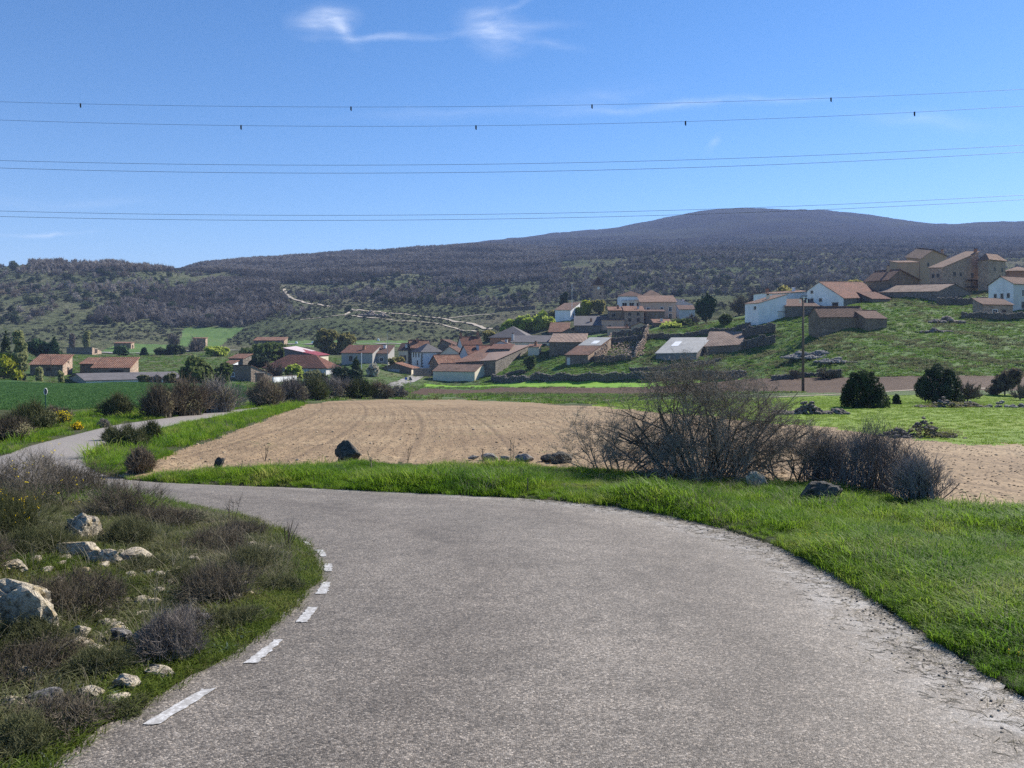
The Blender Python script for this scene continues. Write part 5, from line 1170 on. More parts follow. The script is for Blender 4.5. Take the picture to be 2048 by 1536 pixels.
    # hedge of brown bushes along the far stretch of road
    H = [(318, 836, 58, 64, 'heath_dark', 'rounded brown bush nearest the yellow broom by the road'), (372, 832, 62, 74, 'twig_brown', 'brown bush second in the roadside row from the left'), (432, 826, 58, 84, 'heath_dark', 'widest dark bush of the roadside row'), (234, 834, 38, 58, 'heath_green', 'grey green bush standing in the wheat field edge'),
         (530, 812, 46, 74, 'twig_brown', 'reddish brown bush where the road disappears'), (580, 806, 42, 74, 'heath_dark', 'brown hedge bush beside the field corner'), (628, 800, 40, 66, 'heath_green', 'greenish hedge bush below the white wall'), (672, 797, 36, 60, 'heath_dark', 'dark hedge bush below the goal frame'), (716, 797, 30, 60, 'heath_green', 'low hedge bush under the big conifer'), (756, 797, 26, 54, 'twig_brown', 'low brown hedge bush right of the big conifer'), (794, 795, 18, 44, 'heath_dark', 'last small hedge bush by the village road'),
         (60, 862, 48, 110, 'heath_green', 'broad grey heath bush below the kilometre post'), (18, 880, 40, 90, 'heath_dark', 'dark heath bush at the left edge beyond the road'), (110, 842, 24, 50, 'twig_brown', 'small dark bush beside the yellow broom'), (206, 856, 14, 18, 'heath_dark', 'tiny dark bush at the road edge'),
         (258, 900, 42, 74, 'heath_green', 'grey bush inside the road bend beside the field'), (303, 882, 32, 34, 'heath_green', 'small upright bush inside the road bend'), (280, 945, 42, 60, 'twig_brown', 'low brown twiggy bush at the corner of the ploughed field'), (222, 885, 26, 30, 'heath_green', 'small grey bush close to the far road edge')]
    for i, (px, py, h, w, mt, lb) in enumerate(H):
        p = spot(px, py, 12); r = w / 2 / F * p.y; hh = h / F * p.y
        me, _ = twig_shrub_mesh('roadside_bush', r, hh, 380, M['twig_grey' if mt == 'heath_dark' and i % 3 else mt], 200 + i, max(.0045, .00030 * p.y), 5, .2, .8)
        o = plant('roadside_bush', [('branches', me)], lb, 'shrub', p)
        if True:
            cm = crown_mesh('foliage', [(0, 0, hh * .42, r * .95, r * .95, hh * .53), (r * .4, 0, hh * .5, r * .5, r * .5, hh * .45), (-r * .45, 0, hh * .4, r * .5, r * .5, hh * .4)], 3200, .0010 * p.y, M['leaf_mid' if i in (6, 8, 13) else 'heath_green' if 'green' in mt else 'hedge_leaf'], 300 + i, .8, .5, 22); link('foliage', cm, o)
    for px, py, w, h, lb in ((122, 852, 34, 24, 'yellow flowering broom by the far road edge'), (308, 836, 24, 16, 'small yellow flowering broom under the brown bushes'), (154, 860, 18, 12, 'low yellow broom nearest the far road')):
        p = spot(px, py, 20); r = w / 2 / F * p.y; hh = h / F * p.y; me, t = twig_shrub_mesh('broom', r, hh, 240, M['heath_green'], px, .008, 4)
        o = plant('broom_bush', [('branches', me)], lb, 'flowering shrub', p); g = np.random.default_rng(px); q = t[g.choice(len(t), 420)]; V, f = leaf_quads(q, unit(len(q), g), .0011 * p.y, g); link('flowers', npmesh('flowers', V, f, M['yellow']), o)

def blackthorn(name, loc, h, spread, seed, label, cat, stems=7, twigs=5, leanx=0, depth=5, mat='twig_dark', rad=.035, wmin=.0022, root=.15, env=None):
    lr = random.Random(seed); b = MB(); tw0, tw1, twm, tww = [], [], [], []
    def grow(p, d, l, r, dep):
        n = 3; pts = [Vector(p)]; dd = Vector(d)
        for i in range(n):
            dd = (dd + Vector((lr.gauss(0, .22), lr.gauss(0, .22), lr.gauss(.02, .16)))).normalized(); pts.append(pts[-1] + dd * (l / n))
        if pts[-1].z < .05: return
        if env and dep < depth and (pts[-1].x / env[0]) ** 2 + (pts[-1].y / env[1]) ** 2 + (pts[-1].z / env[2]) ** 2 > lr.uniform(.8, 1.15): return
        if r > .006: b.tube(pts, [r, r * .9, r * .8, r * .68], 5 if r > .015 else 4, False)
        else:
            for a, c in zip(pts[:-1], pts[1:]): tw0.append(a); tw1.append(c); twm.append((a + c) / 2); tww.append(max(r, wmin))
        # thorns and spurs
        for i in range(2 if dep > 1 else 3):
            t = lr.random(); k = min(int(t * n), n - 1); q = pts[k].lerp(pts[k + 1], t * n - k); e = (dd + Vector((lr.gauss(0, 1), lr.gauss(0, 1), lr.gauss(.1, .8)))).normalized(); L = lr.uniform(.05, .16)
            tw0.append(q); tw1.append(q + e * L); twm.append(q + e * L * .5 + Vector((lr.gauss(0, .01), lr.gauss(0, .01), 0))); tww.append(wmin * .9)
        if dep == 0: return
        for i in range(3 if dep > 1 else twigs):
            t = lr.uniform(.35, 1); k = min(int(t * n), n - 1); q = pts[k].lerp(pts[k + 1], t * n - k)
            e = (dd * .8 + Vector((lr.gauss(leanx * .15, .6), lr.gauss(0, .6), lr.gauss(.12, .42)))).normalized()
            grow(q, e, l * lr.uniform(.55, .85), r * lr.uniform(.45, .66), dep - 1)
    for i in range(stems):
        a = i / stems * 6.283 + lr.uniform(-.3, .3); o = lr.uniform(.3, 1.0)
        e = Vector((math.cos(a) * spread / h * o * .8 + leanx, math.sin(a) * spread / h * o * .6, 1)).normalized()
        grow((math.cos(a) * root * o, math.sin(a) * root * .5 * o, -.05), e, h * lr.uniform(.34, .46), rad * lr.uniform(.6, 1.05), depth)
    o = b.build(name, M[mat], None, loc, True); tag(o, label, cat)
    g = np.random.default_rng(seed); me = strip_mesh('twigs', np.array(tw0), np.array(tw1), np.array(tww), g, M[mat], np.array(twm)); link('twigs', me, o)
    return o

def near_shrubs():
    p = spot(1410, 950, 12); p.z -= .02
    blackthorn('blackthorn_bush', p, 3.6, 7.4, 5, 'large leafless blackthorn bush standing between the verge and the ploughed field', 'bush', 38, 5, .02, 5, 'twig_dark', .026, .0027, 1.0, (2.5, 1.6, 2.65))
    p = spot(1235, 945, 12); blackthorn('blackthorn_bush', p, 1.6, 2.2, 9, 'smaller bare thorn bush at the left foot of the large blackthorn', 'bush', 13, 5, -.05, 4, 'twig_dark', .018, .0024, .45)
    p = spot(1590, 962, 12); blackthorn('blackthorn_bush', p, 1.5, 3.2, 12, 'low bare thorn bush filling the right foot of the large blackthorn', 'bush', 13, 5, .15, 4, 'twig_dark', .018, .0024, .5)
    for i, (px, py, w, h, lb) in enumerate(((1745, 978, 190, 108, 'dense dark bare bush between the two verge stones and the right field'), (1400, 955, 330, 92, 'dense low twigs at the foot of the large blackthorn bush'), (1650, 965, 110, 84, 'thin grey bare bush between the blackthorn and the dense dark bush'), (1838, 1000, 110, 80, 'dark bare bush ending the thicket at the right'))):
        p = spot(px, py, 9); r = w / 2 / F * p.y; hh = h / F * p.y; me, _ = twig_shrub_mesh('bare_bush', r * .9, hh, 420 if i == 0 else 520 if i == 1 else 240, M['twig_dark' if i == 1 else 'twig_slate'], 400 + i, .0036, 5, .2, .95, .35); o = plant('bare_bush', [('branches', me)], lb, 'bush', p)
        if i != 1:
            b2 = blackthorn('twig_spray', (0, 0, 0), hh * 1.9, hh * 3.2, 420 + i, None, None, 14, 5, .05, 4, 'twig_slate', .012, .0024, r * .8, (r * 1.15, r * .8, hh * 1.05)); b2.parent = o
    # heath and thorn cushions of the left bank: (column, foot row, width, height, material)
    S = [(60, 1010, 260, 175, 'twig_dark', 'large dark bramble mass at the left edge nearest the road bend'), (150, 1000, 160, 100, 'heath_dark', 'dark thorn shrub spilling toward the road bend'), (20, 1075, 150, 110, 'heath_green', 'green brown broom cushion at the left edge below the brambles'), (245, 1040, 150, 85, 'heath_dark', 'dark shrub behind the upright pale rock'), (330, 1055, 130, 62, 'heath_dark', 'brown shrub right of the upright pale rock near the road'),
         (75, 1105, 150, 66, 'heath_green', 'low green cushion left of the rock cluster'), (255, 1090, 120, 60, 'heath_green', 'grey green cushion right of the upright pale rock'), (430, 1105, 150, 75, 'heath_dark', 'brown heath shrub at the foot of the dead stalk'), (500, 1140, 120, 62, 'heath_green', 'heath shrub beside the dark dead spikes'), (430, 1200, 150, 84, 'heath_dark', 'dark heath shrub in the middle of the bank'), (370, 1165, 130, 50, 'heath_green', 'olive heath cushion in the middle of the bank'),
         (150, 1215, 200, 100, 'heath_dark', 'broad dark heath shrub right of the big left boulder'), (60, 1290, 150, 62, 'heath_green', 'green heath cushion below the big left boulder'), (340, 1310, 160, 90, 'twig_grey', 'pale grey thorny shrub between the bank stones and the road'), (60, 1345, 190, 84, 'heath_dark', 'dark heath shrub low at the left edge'), (455, 1255, 120, 46, 'heath_green', 'blue green herb cushion near the road dashes'), (190, 1345, 120, 50, 'heath_green', 'small heath cushion among the chain of stones'),
         (560, 1180, 90, 40, 'heath_green', 'grey herb cushion closest to the road dashes'), (120, 1450, 190, 66, 'heath_dark', 'brown shrub at the bottom left below the grey stone'), (40, 1500, 150, 70, 'heath_green', 'green shrub in the bottom left corner of the bank'), (250, 1430, 110, 40, 'heath_green', 'thin herb cushion near the bottom road edge'), (290, 1140, 90, 36, 'heath_green', 'little olive cushion below the flat sunlit rock'), (480, 1075, 90, 40, 'heath_dark', 'brown cushion at the tip of the bank by the bend'), (370, 1260, 100, 44, 'twig_grey', 'small grey thorn cushion above the pale thorny shrub')]
    S += [(-90, 1140, 200, 120, 'heath_dark', None), (-120, 1300, 220, 120, 'heath_green', None)]
    for i, (px, py, w, h, mt, lb) in enumerate(S):
        p = spot(px, py, 2); r = w / 2 / F * p.y * (.85 + .3 * ((i * 37) % 10) / 10); hh = h / F * p.y * (.5 + .35 * ((i * 53) % 10) / 10); dark = mt in ('heath_dark', 'twig_dark', 'twig_grey')
        me, t = twig_shrub_mesh('heath_shrub', r, hh, 400, M[mt], 500 + i, .0016, 6, .2, .85, .35)
        o = plant('heath_shrub', [('twigs', me)], lb or ('dark heath shrub just outside the left edge of the photo' if i % 2 else 'green heath shrub just outside the left edge of the photo'), 'shrub', p)
        g = np.random.default_rng(600 + i); n = 2600 if not dark else 1100
        q = t[g.choice(len(t), n)] * np.array([1, 1, 1]) + g.normal(0, .012, (n, 3)); q[:, 2] = np.maximum(q[:, 2], .01); V, f = leaf_quads(q, unit(n, g), .0045, g, .45); link('leaves', npmesh('leaves', V, f, M['heath_green' if not dark else 'heath_dark']), o)
        if i in (0, 2):
            q = t[g.choice(len(t), 46)]; q = q[q[:, 2] > hh * .35]; V, f = leaf_quads(np.repeat(q, 3, 0) + g.normal(0, .012, (len(q) * 3, 3)), unit(len(q) * 3, g), .009, g); link('flowers', npmesh('flowers', V, f, M['yellow']), o)
    # long arching bramble canes over the left bramble mass
    for i, (px, py, w, h, lb) in enumerate(((55, 985, 200, 70, 'tangle of arching bramble canes at the left edge'), (150, 990, 200, 74, 'arching bramble canes reaching over the road bend'), (215, 1015, 120, 36, 'short bramble canes nearest the road bend'))):
        p = spot(px, py, 2); g = np.random.default_rng(700 + i); b = MB(); r = w / 2 / F * p.y; hh = h / F * p.y; lr = random.Random(i)
        for k in range(46):
            a = lr.uniform(0, 6.283); q = lr.uniform(.3, 1.1) * r; z = hh * lr.uniform(.5, 1.12) * (1.15 - .4 * q / r); s = Vector((lr.uniform(-.5, .5) * r, lr.uniform(-.3, .3) * r, -.02)); e = Vector((math.cos(a) * q, math.sin(a) * q * .7, z)); m = s.lerp(e, .55) + Vector((lr.gauss(0, .06), lr.gauss(0, .06), hh * .18))
            b.tube([s, s.lerp(m, .55) + Vector((lr.gauss(0, .02), 0, .02)), m, e], [.0042, .0036, .003, .0016], 4, False)
            for j in range(4):
                t = lr.uniform(.3, 1); c = m.lerp(e, t); b.tube([c, c + Vector((lr.gauss(0, .07), lr.gauss(0, .07), lr.gauss(.03, .06)))], [.002, .001], 3, False)
        tag(b.build('bramble_canes', M['twig_dark'], None, p), lb, 'bramble')
    # dead stalks
    def stalk(px, py, hpx, seed, label, n=5, mat='twig_brown', fork=3, w=.0038):
        p = spot(px, py, 2); lr = random.Random(seed); h = hpx / F * p.y; b = MB()
        for i in range(n):
            a = lr.uniform(0, 6.28); e = Vector((math.cos(a) * h * lr.uniform(.05, .4), math.sin(a) * h * .2, h * lr.uniform(.6, 1.05))); m = e * .5 + Vector((lr.gauss(0, .03 * h), lr.gauss(0, .03 * h), 0)); b.tube([(0, 0, -.03), m, e], [w * 1.2, w, w * .45], 4, False)
            for j in range(fork):
                t = lr.uniform(.3, .95); c = m.lerp(e, t); d = Vector((lr.gauss(0, .5), lr.gauss(0, .3), lr.uniform(.3, .9))).normalized() * h * lr.uniform(.12, .3); b.tube([c, c + d * .5 + Vector((lr.gauss(0, .01), 0, 0)), c + d], [w * .7, w * .5, w * .3], 3, False)
        tag(b.build('dead_stalk', M[mat], None, p), label, 'dried plant', 'dead stalks on the verges')
    stalk(462, 1062, 70, 1, 'tall forked dead stalk on the bank by the road bend', 4, 'twig_brown', 5); stalk(575, 1095, 58, 2, 'cluster of dark dead spikes at the tip of the bank', 9, 'twig_dark', 0, .005); stalk(250, 1000, 46, 3, 'thin dead twig sticking over the road bend', 3); stalk(1021, 932, 66, 4, 'slender dead stalk against the field near the pale twigs', 2, 'twig_brown', 4, .007)
    stalk(745, 945, 46, 5, 'pale dead branch leaning in the verge right of the black boulder', 3, 'grass_dry', 3, .008); stalk(815, 925, 36, 6, 'thin dead stalk in the verge right of the pale branch', 2, 'twig_brown', 3, .006); stalk(530, 922, 32, 7, 'sparse brown stalks at the field edge left of the black boulder', 5, 'twig_brown', 2, .005); stalk(965, 925, 26, 8, 'short dead stalks beside the row of field stones', 3, 'twig_brown', 2, .006); stalk(480, 950, 30, 9, 'pale wispy stalks above the verge near the small dark stone', 4, 'grass_dry', 2, .005); stalk(165, 1410, 48, 10, 'single dark dead stem among the stones at the bottom left', 2, 'twig_dark', 2, .003)

def rock(px, py, w, h, label, mat='limestone', seed=0, ymin=2, deep=.7, group=None, sub=4, name='rock', tilt=0, rough=.32, up=0):
    p = spot(px, py, ymin); p.z += up; s = w / 2 / F * p.y; hh = h / F * p.y; v, f = ICO.setdefault(sub, ico(sub)); b = MB(); o = Vector((seed * 3.7, seed * 1.9, seed)); lr = random.Random(seed); vs = []
    cuts = [(Vector((lr.gauss(0, 1), lr.gauss(0, 1), lr.gauss(.4, .8))).normalized(), lr.uniform(.55, .85)) for _ in range(7)]
    for q in v:
        d = q.copy(); k = 1 + rough * mnoise.noise(d * 1.3 + o) + rough * .7 * mnoise.noise(d * 2.9 + o) + rough * .45 * mnoise.noise(d * 6.5 + o) + rough * .25 * mnoise.noise(d * 13 + o); d = d * k
        for n, c in cuts:
            e = d.dot(n) - c
            if e > 0: d = d - n * (e * .85)
        x, z = d.x, d.z; d = Vector((x * math.cos(tilt) - z * math.sin(tilt), d.y, x * math.sin(tilt) + z * math.cos(tilt)))
        vs.append((d.x * s * 1.1, d.y * s * deep, d.z * hh * .68 + hh * .3))
    b.add(vs, f); return tag(b.build(name, M[mat], None, p, False), label, 'rock', group)
def rocks():
    L = [(38, 1262, 105, 100, 'big pale lichened boulder at the left edge of the bank', 'limestone', 1), (165, 1078, 58, 44, 'upright pale rock standing in the dark shrubs', 'limestone', 2), (155, 1112, 62, 28, 'dark topped rock directly below the upright pale rock', 'limestone', 3), (206, 1132, 46, 28, 'rounded pinkish rock at the right of the rock cluster', 'limestone', 4), (272, 1124, 64, 26, 'flat sunlit slab of rock right of the rock cluster', 'limestone', 5), (388, 1126, 28, 12, 'small reddish stone alone in the middle turf', 'limestone', 6), (28, 1140, 40, 18, 'half buried pale stone at the left edge above the big boulder', 'limestone', 7),
         (248, 1288, 36, 32, 'left of the twin grey stones beside the pale thorny shrub', 'greyrock', 8), (288, 1290, 40, 38, 'right of the twin grey stones beside the pale thorny shrub', 'limestone', 9), (402, 1256, 40, 24, 'dark shaded stone above the pale thorny shrub', 'greyrock', 10), (158, 1276, 38, 24, 'grey stone between the big boulder and the twin stones', 'limestone', 11), (385, 1268, 26, 14, 'small sunlit stone under the dark shaded stone', 'limestone', 12), (432, 1262, 14, 8, 'tiny pale stone right of the small sunlit stone', 'limestone', 13),
         (160, 1296, 40, 20, 'first stone of the chain leading toward the road', 'limestone', 14), (190, 1306, 26, 14, 'second stone of the chain leading toward the road', 'limestone', 15), (212, 1314, 22, 13, 'third stone of the chain leading toward the road', 'limestone', 16), (234, 1322, 20, 14, 'last stone of the chain leading toward the road', 'limestone', 17), (85, 1290, 34, 16, 'low pale stone where the chain of stones begins', 'limestone', 18),
         (256, 1380, 40, 32, 'yellow lichened stone in the lower bank', 'limestone', 19), (322, 1352, 46, 20, 'flat reddish stone nearest the long road dash', 'limestone', 20), (90, 1408, 50, 32, 'grey smooth stone low in the left bank', 'greyrock', 21), (182, 1396, 34, 26, 'white chalky stone left of the yellow lichened stone', 'limestone', 22), (52, 1360, 30, 24, 'pale stone above the grey smooth stone', 'limestone', 23), (120, 1420, 40, 14, 'low white stone right of the grey smooth stone', 'limestone', 24), (20, 1412, 40, 14, 'flat orange stone at the left edge low in the bank', 'limestone', 25), (232, 1404, 40, 16, 'brown flat stone under the yellow lichened stone', 'limestone', 26), (140, 1338, 60, 16, 'shaded flat stone in the middle of the lower bank', 'greyrock', 27), (440, 1118, 20, 10, 'pebble sized pale stone near the dead spikes', 'limestone', 28), (380, 1300, 16, 9, 'tiny stone beside the pale thorny shrub', 'limestone', 29), (300, 1320, 18, 10, 'tiny pale stone between the chain and the road', 'limestone', 30)]
    for px, py, w, h, lb, mt, sd in L: rock(px, py, w * 1.25, h * 1.12, lb, mt, sd, 2, .75, 'limestone rocks on the left bank', 4 if w > 30 else 3, up=.005)
    rock(698, 926, 48, 38, 'black boulder at the edge of the ploughed field', 'boulder', 46, 12, .8, rough=.26, up=.09); rock(437, 936, 20, 16, 'small dark pointed stone left of the black boulder', 'boulder', 41, 12, .8, up=.07)
    for i, (px, py, w, h, lb) in enumerate(((1120, 927, 36, 26, 'largest dark stone of the field edge row'), (1096, 925, 22, 18, 'dark stone left of the largest field edge stone'), (1050, 923, 28, 14, 'low stone in the middle of the field edge row'), (980, 922, 26, 16, 'grey stone at the left of the field edge row'), (945, 920, 16, 8, 'smallest stone at the left end of the field edge row'), (1010, 922, 18, 8, 'flat stone between two field edge stones'))): rock(px, py, w * 1.25, h * .85, lb, 'boulder' if i < 2 else 'greyrock', 50 + i, 12, .8, 'stones along the field edge', 3, up=.045)
    rock(1514, 976, 38, 28, 'pale brown stone in the grass under the blackthorn', 'limestone', 60, 8, .7, up=.07); rock(1640, 1006, 96, 34, 'long dark slab of rock leaning in the verge grass', 'boulder', 61, 8, .6, tilt=.22, rough=.22, up=.07)
    g = random.Random(4)
    def heap(name, label, px, py, wpx, hpx, n, mat, seed, ymin, deep=.5, turf=True):
        p = spot(px, py, ymin); r = wpx / 2 / F * p.y; hh = hpx / F * p.y; lr = random.Random(seed); b = MB()
        for i in range(n):
            u = lr.uniform(-1, 1); v = lr.uniform(-1, 1); z = hh * max(.0, (1 - u * u) * (.55 + .45 * math.sin(u * 7 + seed))) * (1 - abs(v) ** 2) * lr.uniform(.4, 1); s = min(hh * .4, .0042 * p.y) * lr.uniform(.45, 1.1); blob(b, (u * r, v * r * deep, z * .8), (s, s * .8, s * .6), lr, 1)
        o = tag(b.build(name, M[mat], None, p), label, 'stone heap')
        if turf: link('turf', crown_mesh('turf', [(0, -r * deep * .3, hh * .1, r * 1.1, r * deep * 1.1, hh * .42)], 2600, .0011 * p.y, M['grass_short'], seed, .5, .6, 24), o)
        return o
    heap('stone_heap', 'grassy heap of dark stones in the right green field', 1842, 874, 140, 52, 230, 'heap', 1, 14)
    heap('stone_heap', 'long low heap of stones left of the large juniper', 1620, 827, 150, 32, 300, 'heap', 2, 30, .2, False)
    heap('stone_heap', 'grassy bank of stones under the spreading juniper', 1900, 815, 130, 26, 160, 'heap', 3, 30, .3)
    heap('stone_heap', 'row of grey boulders at the right edge of the field', 2015, 815, 110, 22, 50, 'greyrock', 4, 30, .2, False)
    heap('stone_heap', 'grey rubble scar on the hill right of the utility pole', 1622, 715, 95, 22, 260, 'greyrock', 5, 100, 1.0, False)
    heap('stone_heap', 'second grey rubble scar lower right on the hill', 1668, 724, 60, 12, 150, 'greyrock', 6, 100, 1.0, False)
    heap('stone_heap', 'ruined stone hut remains on the grassy hilltop', 1890, 645, 56, 18, 90, 'heap', 7, 100, .7, False)
    heap('stone_heap', 'low line of rubble on the upper right slope', 1870, 664, 60, 12, 70, 'heap', 8, 100, .3, False)
    heap('stone_heap', 'rubble pile beside the fork of the hillside tracks', 745, 632, 56, 13, 90, 'heap', 9, 260, .5, False)

def walls_and_props():
    wall_run('long dark terrace wall behind the bright green strip', [(985, 761), (1080, 760), (1180, 760), (1300, 759), (1400, 757), (1490, 754)], 1.75, 'stone_grey', 'terrace_wall', 'stone wall', .9, .5, jag=.25)
    wall_run('upper drystone wall along the top of the grass slope', None, 1.25, 'stone_grey', Ys=None) if False else None
    wall_run('upper drystone wall crossing the slope above the ruin', [(1207, 680), (1300, 679), (1400, 673), (1500, 667)], 1.5, 'stone_grey', 'stone_wall', 'stone wall', .8, .45, Ys=[204, 203, 202, 198], jag=.3)
    wall_run('low retaining wall under the grey sheet roof barn', [(1260, 741), (1320, 737), (1400, 733), (1440, 727)], 1.0, 'stone_grey', 'stone_wall', 'stone wall', .7, .4, Ys=[176, 175, 174.5, 175], jag=.3)
    wall_run('ruined yard wall right of the square pale tile roof', [(1484, 705), (1520, 697), (1549, 692)], 2.6, 'stone_grey', 'ruined_wall', 'ruined wall', .7, .45, Ys=[182.5, 182, 181], jag=.45)
    wall_run('back wall of the ruined yard beside the square pale tile roof', [(1486, 690), (1520, 687), (1549, 685)], 2.7, 'stone_grey', 'ruined_wall', 'ruined wall', .7, .45, Ys=[190, 190, 189], jag=.3)
    wall_run('low drystone wall at the foot of the hill behind the pole', [(1545, 757), (1600, 757), (1680, 757)], .9, 'stone_grey', 'stone_wall', 'stone wall', .6, .35, Ys=[127, 127, 126], jag=.4)
    wall_run('curved rubble wall below the very long stone barn', [(993, 750), (1010, 747), (1030, 746), (1050, 748)], .9, 'stone', 'stone_wall', 'stone wall', .7, .35, Ys=[196, 196, 197, 195], jag=.4)
    wall_run('long low stone enclosure wall on the hilltop in front of the white house', [(1876, 608), (1930, 607), (1975, 607)], 2.0, 'stone_grey', 'stone_wall', 'stone wall', .7, .5, Ys=[203, 203, 202], jag=.15)
    wall_run('dark garden wall below the weathered white house', [(1925, 640), (1960, 640), (2000, 640), (2060, 636)], 1.7, 'stone_grey', 'stone_wall', 'stone wall', .7, .5, Ys=[180, 179, 178, 178], jag=.3)
    wall_run('ruined low farm building with broken tile roofs below the wooded hill', [(991, 620), (1030, 620), (1070, 620)], 2.6, 'stone', 'ruined_wall', 'ruined wall', .9, .7, Ys=[440, 440, 440], jag=.4)
    # the roofless ruin in the middle of the slope
    root = empty('ruined_barn', at(1255, 192)); tag(root, 'roofless ruined barn full of pale rubble between the two barns', 'ruin'); lr = random.Random(3)
    def part(nm, pts, Ys, hs, mat='stone_pale', thick=.6):
        b = MB(); P = [np.array(((px - CX) / F * Y, Y)) for px, Y in zip(pts, Ys)]
        for a, c, h0, h1 in zip(P[:-1], P[1:], hs[:-1], hs[1:]):
            L = np.hypot(*(c - a)); n = max(2, int(L / .38)); ang = math.atan2(*(c - a)[::-1])
            for i in range(n + 1):
                q = a + (c - a) * i / n; g0 = float(gzxy(*q)); hh = (h0 + (h1 - h0) * i / n) * (1 + .25 * mnoise.noise(Vector((q[0] * .8, q[1] * .8, 0)))); r = max(1, int(hh / .28))
                for k in range(r): blob(b, (q[0] - root.location.x + lr.uniform(-.1, .1), q[1] - root.location.y + lr.uniform(-.15, .15), g0 - root.location.z + (k + .4) / r * hh), (.26, .32, .2), lr)
        b.build(nm, M[mat], root)
    part('side_wall', [1222, 1212, 1190], [205, 196, 188.5], [2.6, 2.4, 2.2]); part('front_wall', [1190, 1225, 1262], [187, 186, 186], [2.0, 1.7, 1.3], 'stone'); part('back_wall', [1226, 1262, 1296], [206, 206, 206], [2.6, 2.6, 3.0], 'stone_grey'); part('end_wall', [1296, 1288, 1270], [206, 198, 188], [3.2, 2.8, 1.5])
    b = MB()
    for i in range(420):
        px = lr.uniform(1205, 1290); Y = lr.uniform(188, 205); x = (px - CX) / F * Y; blob(b, (x - root.location.x, Y - root.location.y, float(gz(px, Y)) - root.location.z + .1 + .5 * max(0, mnoise.noise(Vector((x * .3, Y * .3, 0))))), (lr.uniform(.15, .4),) * 2 + (.2,), lr)
    b.build('rubble', M['stone_pale'], root)
    b = MB()
    # low white render walls
    def slabwall(label, p0, p1, Y0, Y1, h, mat, name='garden_wall'):
        a = Vector(((p0 - CX) / F * Y0, Y0, 0)); c = Vector(((p1 - CX) / F * Y1, Y1, 0)); m = (a + c) / 2; g0 = min(float(gz(p0, Y0)), float(gz(p1, Y1))); b = MB(); L = (c - a).length; ang = math.atan2(c.y - a.y, c.x - a.x)
        b.box((0, 0, h / 2 - .4), (L, .3, h + .8), ang); o = b.build(name, M[mat], None, (m.x, m.y, g0)); k = MB(); k.box((0, 0, h + .05), (L + .06, .4, .1), ang); k.build('coping', M['frame'], o); return tag(o, label, 'wall')
    slabwall('low white garden wall right of the brown gabled barn', 546, 592, 158, 166, 1.25, 'white')
    slabwall('stone wall with white coping between garage and road', 827, 862, 203, 206, 2.1, 'stone_pale')
    # utility pole
    p = spot(1606, 783, 60); h = 191 / F * p.y; root = empty('utility_pole', p); tag(root, 'tall timber utility pole with white insulators at the foot of the hill', 'utility pole')
    b = MB(); b.tube([(0, 0, -.5), (0, 0, h * .5), (0, 0, h - .3)], [.2, .165, .12], 10); b.build('pole', M['wood_pole'], root, (0, 0, 0), True)
    b = MB(); b.box((0, -.14, h - .35), (1.05, .1, .12)); b.box((.22, 0, h), (.75, .08, .1)); b.tube([(-.5, -.14, h - .35), (-.12, 0, h - .02), (.2, 0, h)], .035, 4); b.build('crossarm', M['wood_pole'], root)
    for x, z0 in ((-.46, h - .5), (.06, h - .15), (.5, h - .5)):
        b = MB(); b.tube([(x, -.14, z0 - .45), (x, -.14, z0 - .42), (x, -.14, z0 + .05)], [.06, .07, .055], 8)
        for k in range(3): b.tube([(x, -.14, z0 - .38 + k * .14), (x, -.14, z0 - .33 + k * .14)], .085, 8)
        b.build('insulator', M['ceramic'], root)
    # thin posts in the village
    for px, py, hpx, Y, lb, mt in ((775, 720, 56, 205, 'thin grey lamp post beside the brown roofed house', 'steel'), (1144, 612, 44, 286, 'white mast in front of the white gabled house', 'white_post'), (101.5, 751, 36, 164, 'thin wooden post in front of the left stone barn', 'wood_pole'), (723, 755, 48, 185, 'white cylindrical post beside the village house pillar', 'white_post')):
        p = Vector(((px - CX) / F * Y, Y, CZ + (HY - py) / F * Y)); hh = hpx / F * Y; b = MB(); r = .09 if 'white' in mt else .06; b.tube([(0, 0, -2), (0, 0, hh)], [r, r * .8], 8)
        if 'lamp' in lb: b.box((.25, 0, hh), (.7, .16, .1))
        else: b.tube([(0, 0, hh), (0, 0, hh + .12)], [r * 1.4, r * .5], 8)
        tag(b.build('lamp_post' if 'lamp' in lb else 'post', M[mt], None, p), lb, 'post')
    # road signs
    p = spot(91, 830, 20); k = p.y / F; root = empty('kilometre_post', p); tag(root, 'narrow roadside marker on a green post in the left verge', 'road sign')
    b = MB(); b.tube([(0, 0, -.3), (0, 0, 44 * k)], .03, 8); b.build('post', M['sign_green'], root)
    b = MB(); b.tube([(0, 0, 0), (0, .03, 0)], 1.0, 20); z0, rr = 47 * k, 2.6 * k
    b = MB(); n = 20; pts = [(math.cos(a) * rr, math.sin(a) * rr * 2.3) for a in [i / n * 6.283 for i in range(n)]]; b.add([(x, -.03, z0 + z) for x, z in pts] + [(x, .0, z0 + z) for x, z in pts], [tuple(range(n)), tuple(range(2 * n - 1, n - 1, -1))] + [(i, n + i, n + (i + 1) % n, (i + 1) % n) for i in range(n)])
    o = b.build('sign_plate', M['sign_grey'], root); o.rotation_euler.z = R(40); e = MB(); e.tube([(x * 1.06, -.015, z0 + z * 1.06) for x, z in pts + pts[:1]], .02, 4); e.build('rim', M['sign_white'], o)
    p = spot(821, 770, 80); root = empty('warning_sign', p); k = p.y / F; tag(root, 'dark backed triangular road sign beside the village road', 'road sign'); b = MB(); b.tube([(0, 0, -.3), (0, 0, 12 * k)], .04, 6); b.build('post', M['steel'], root)
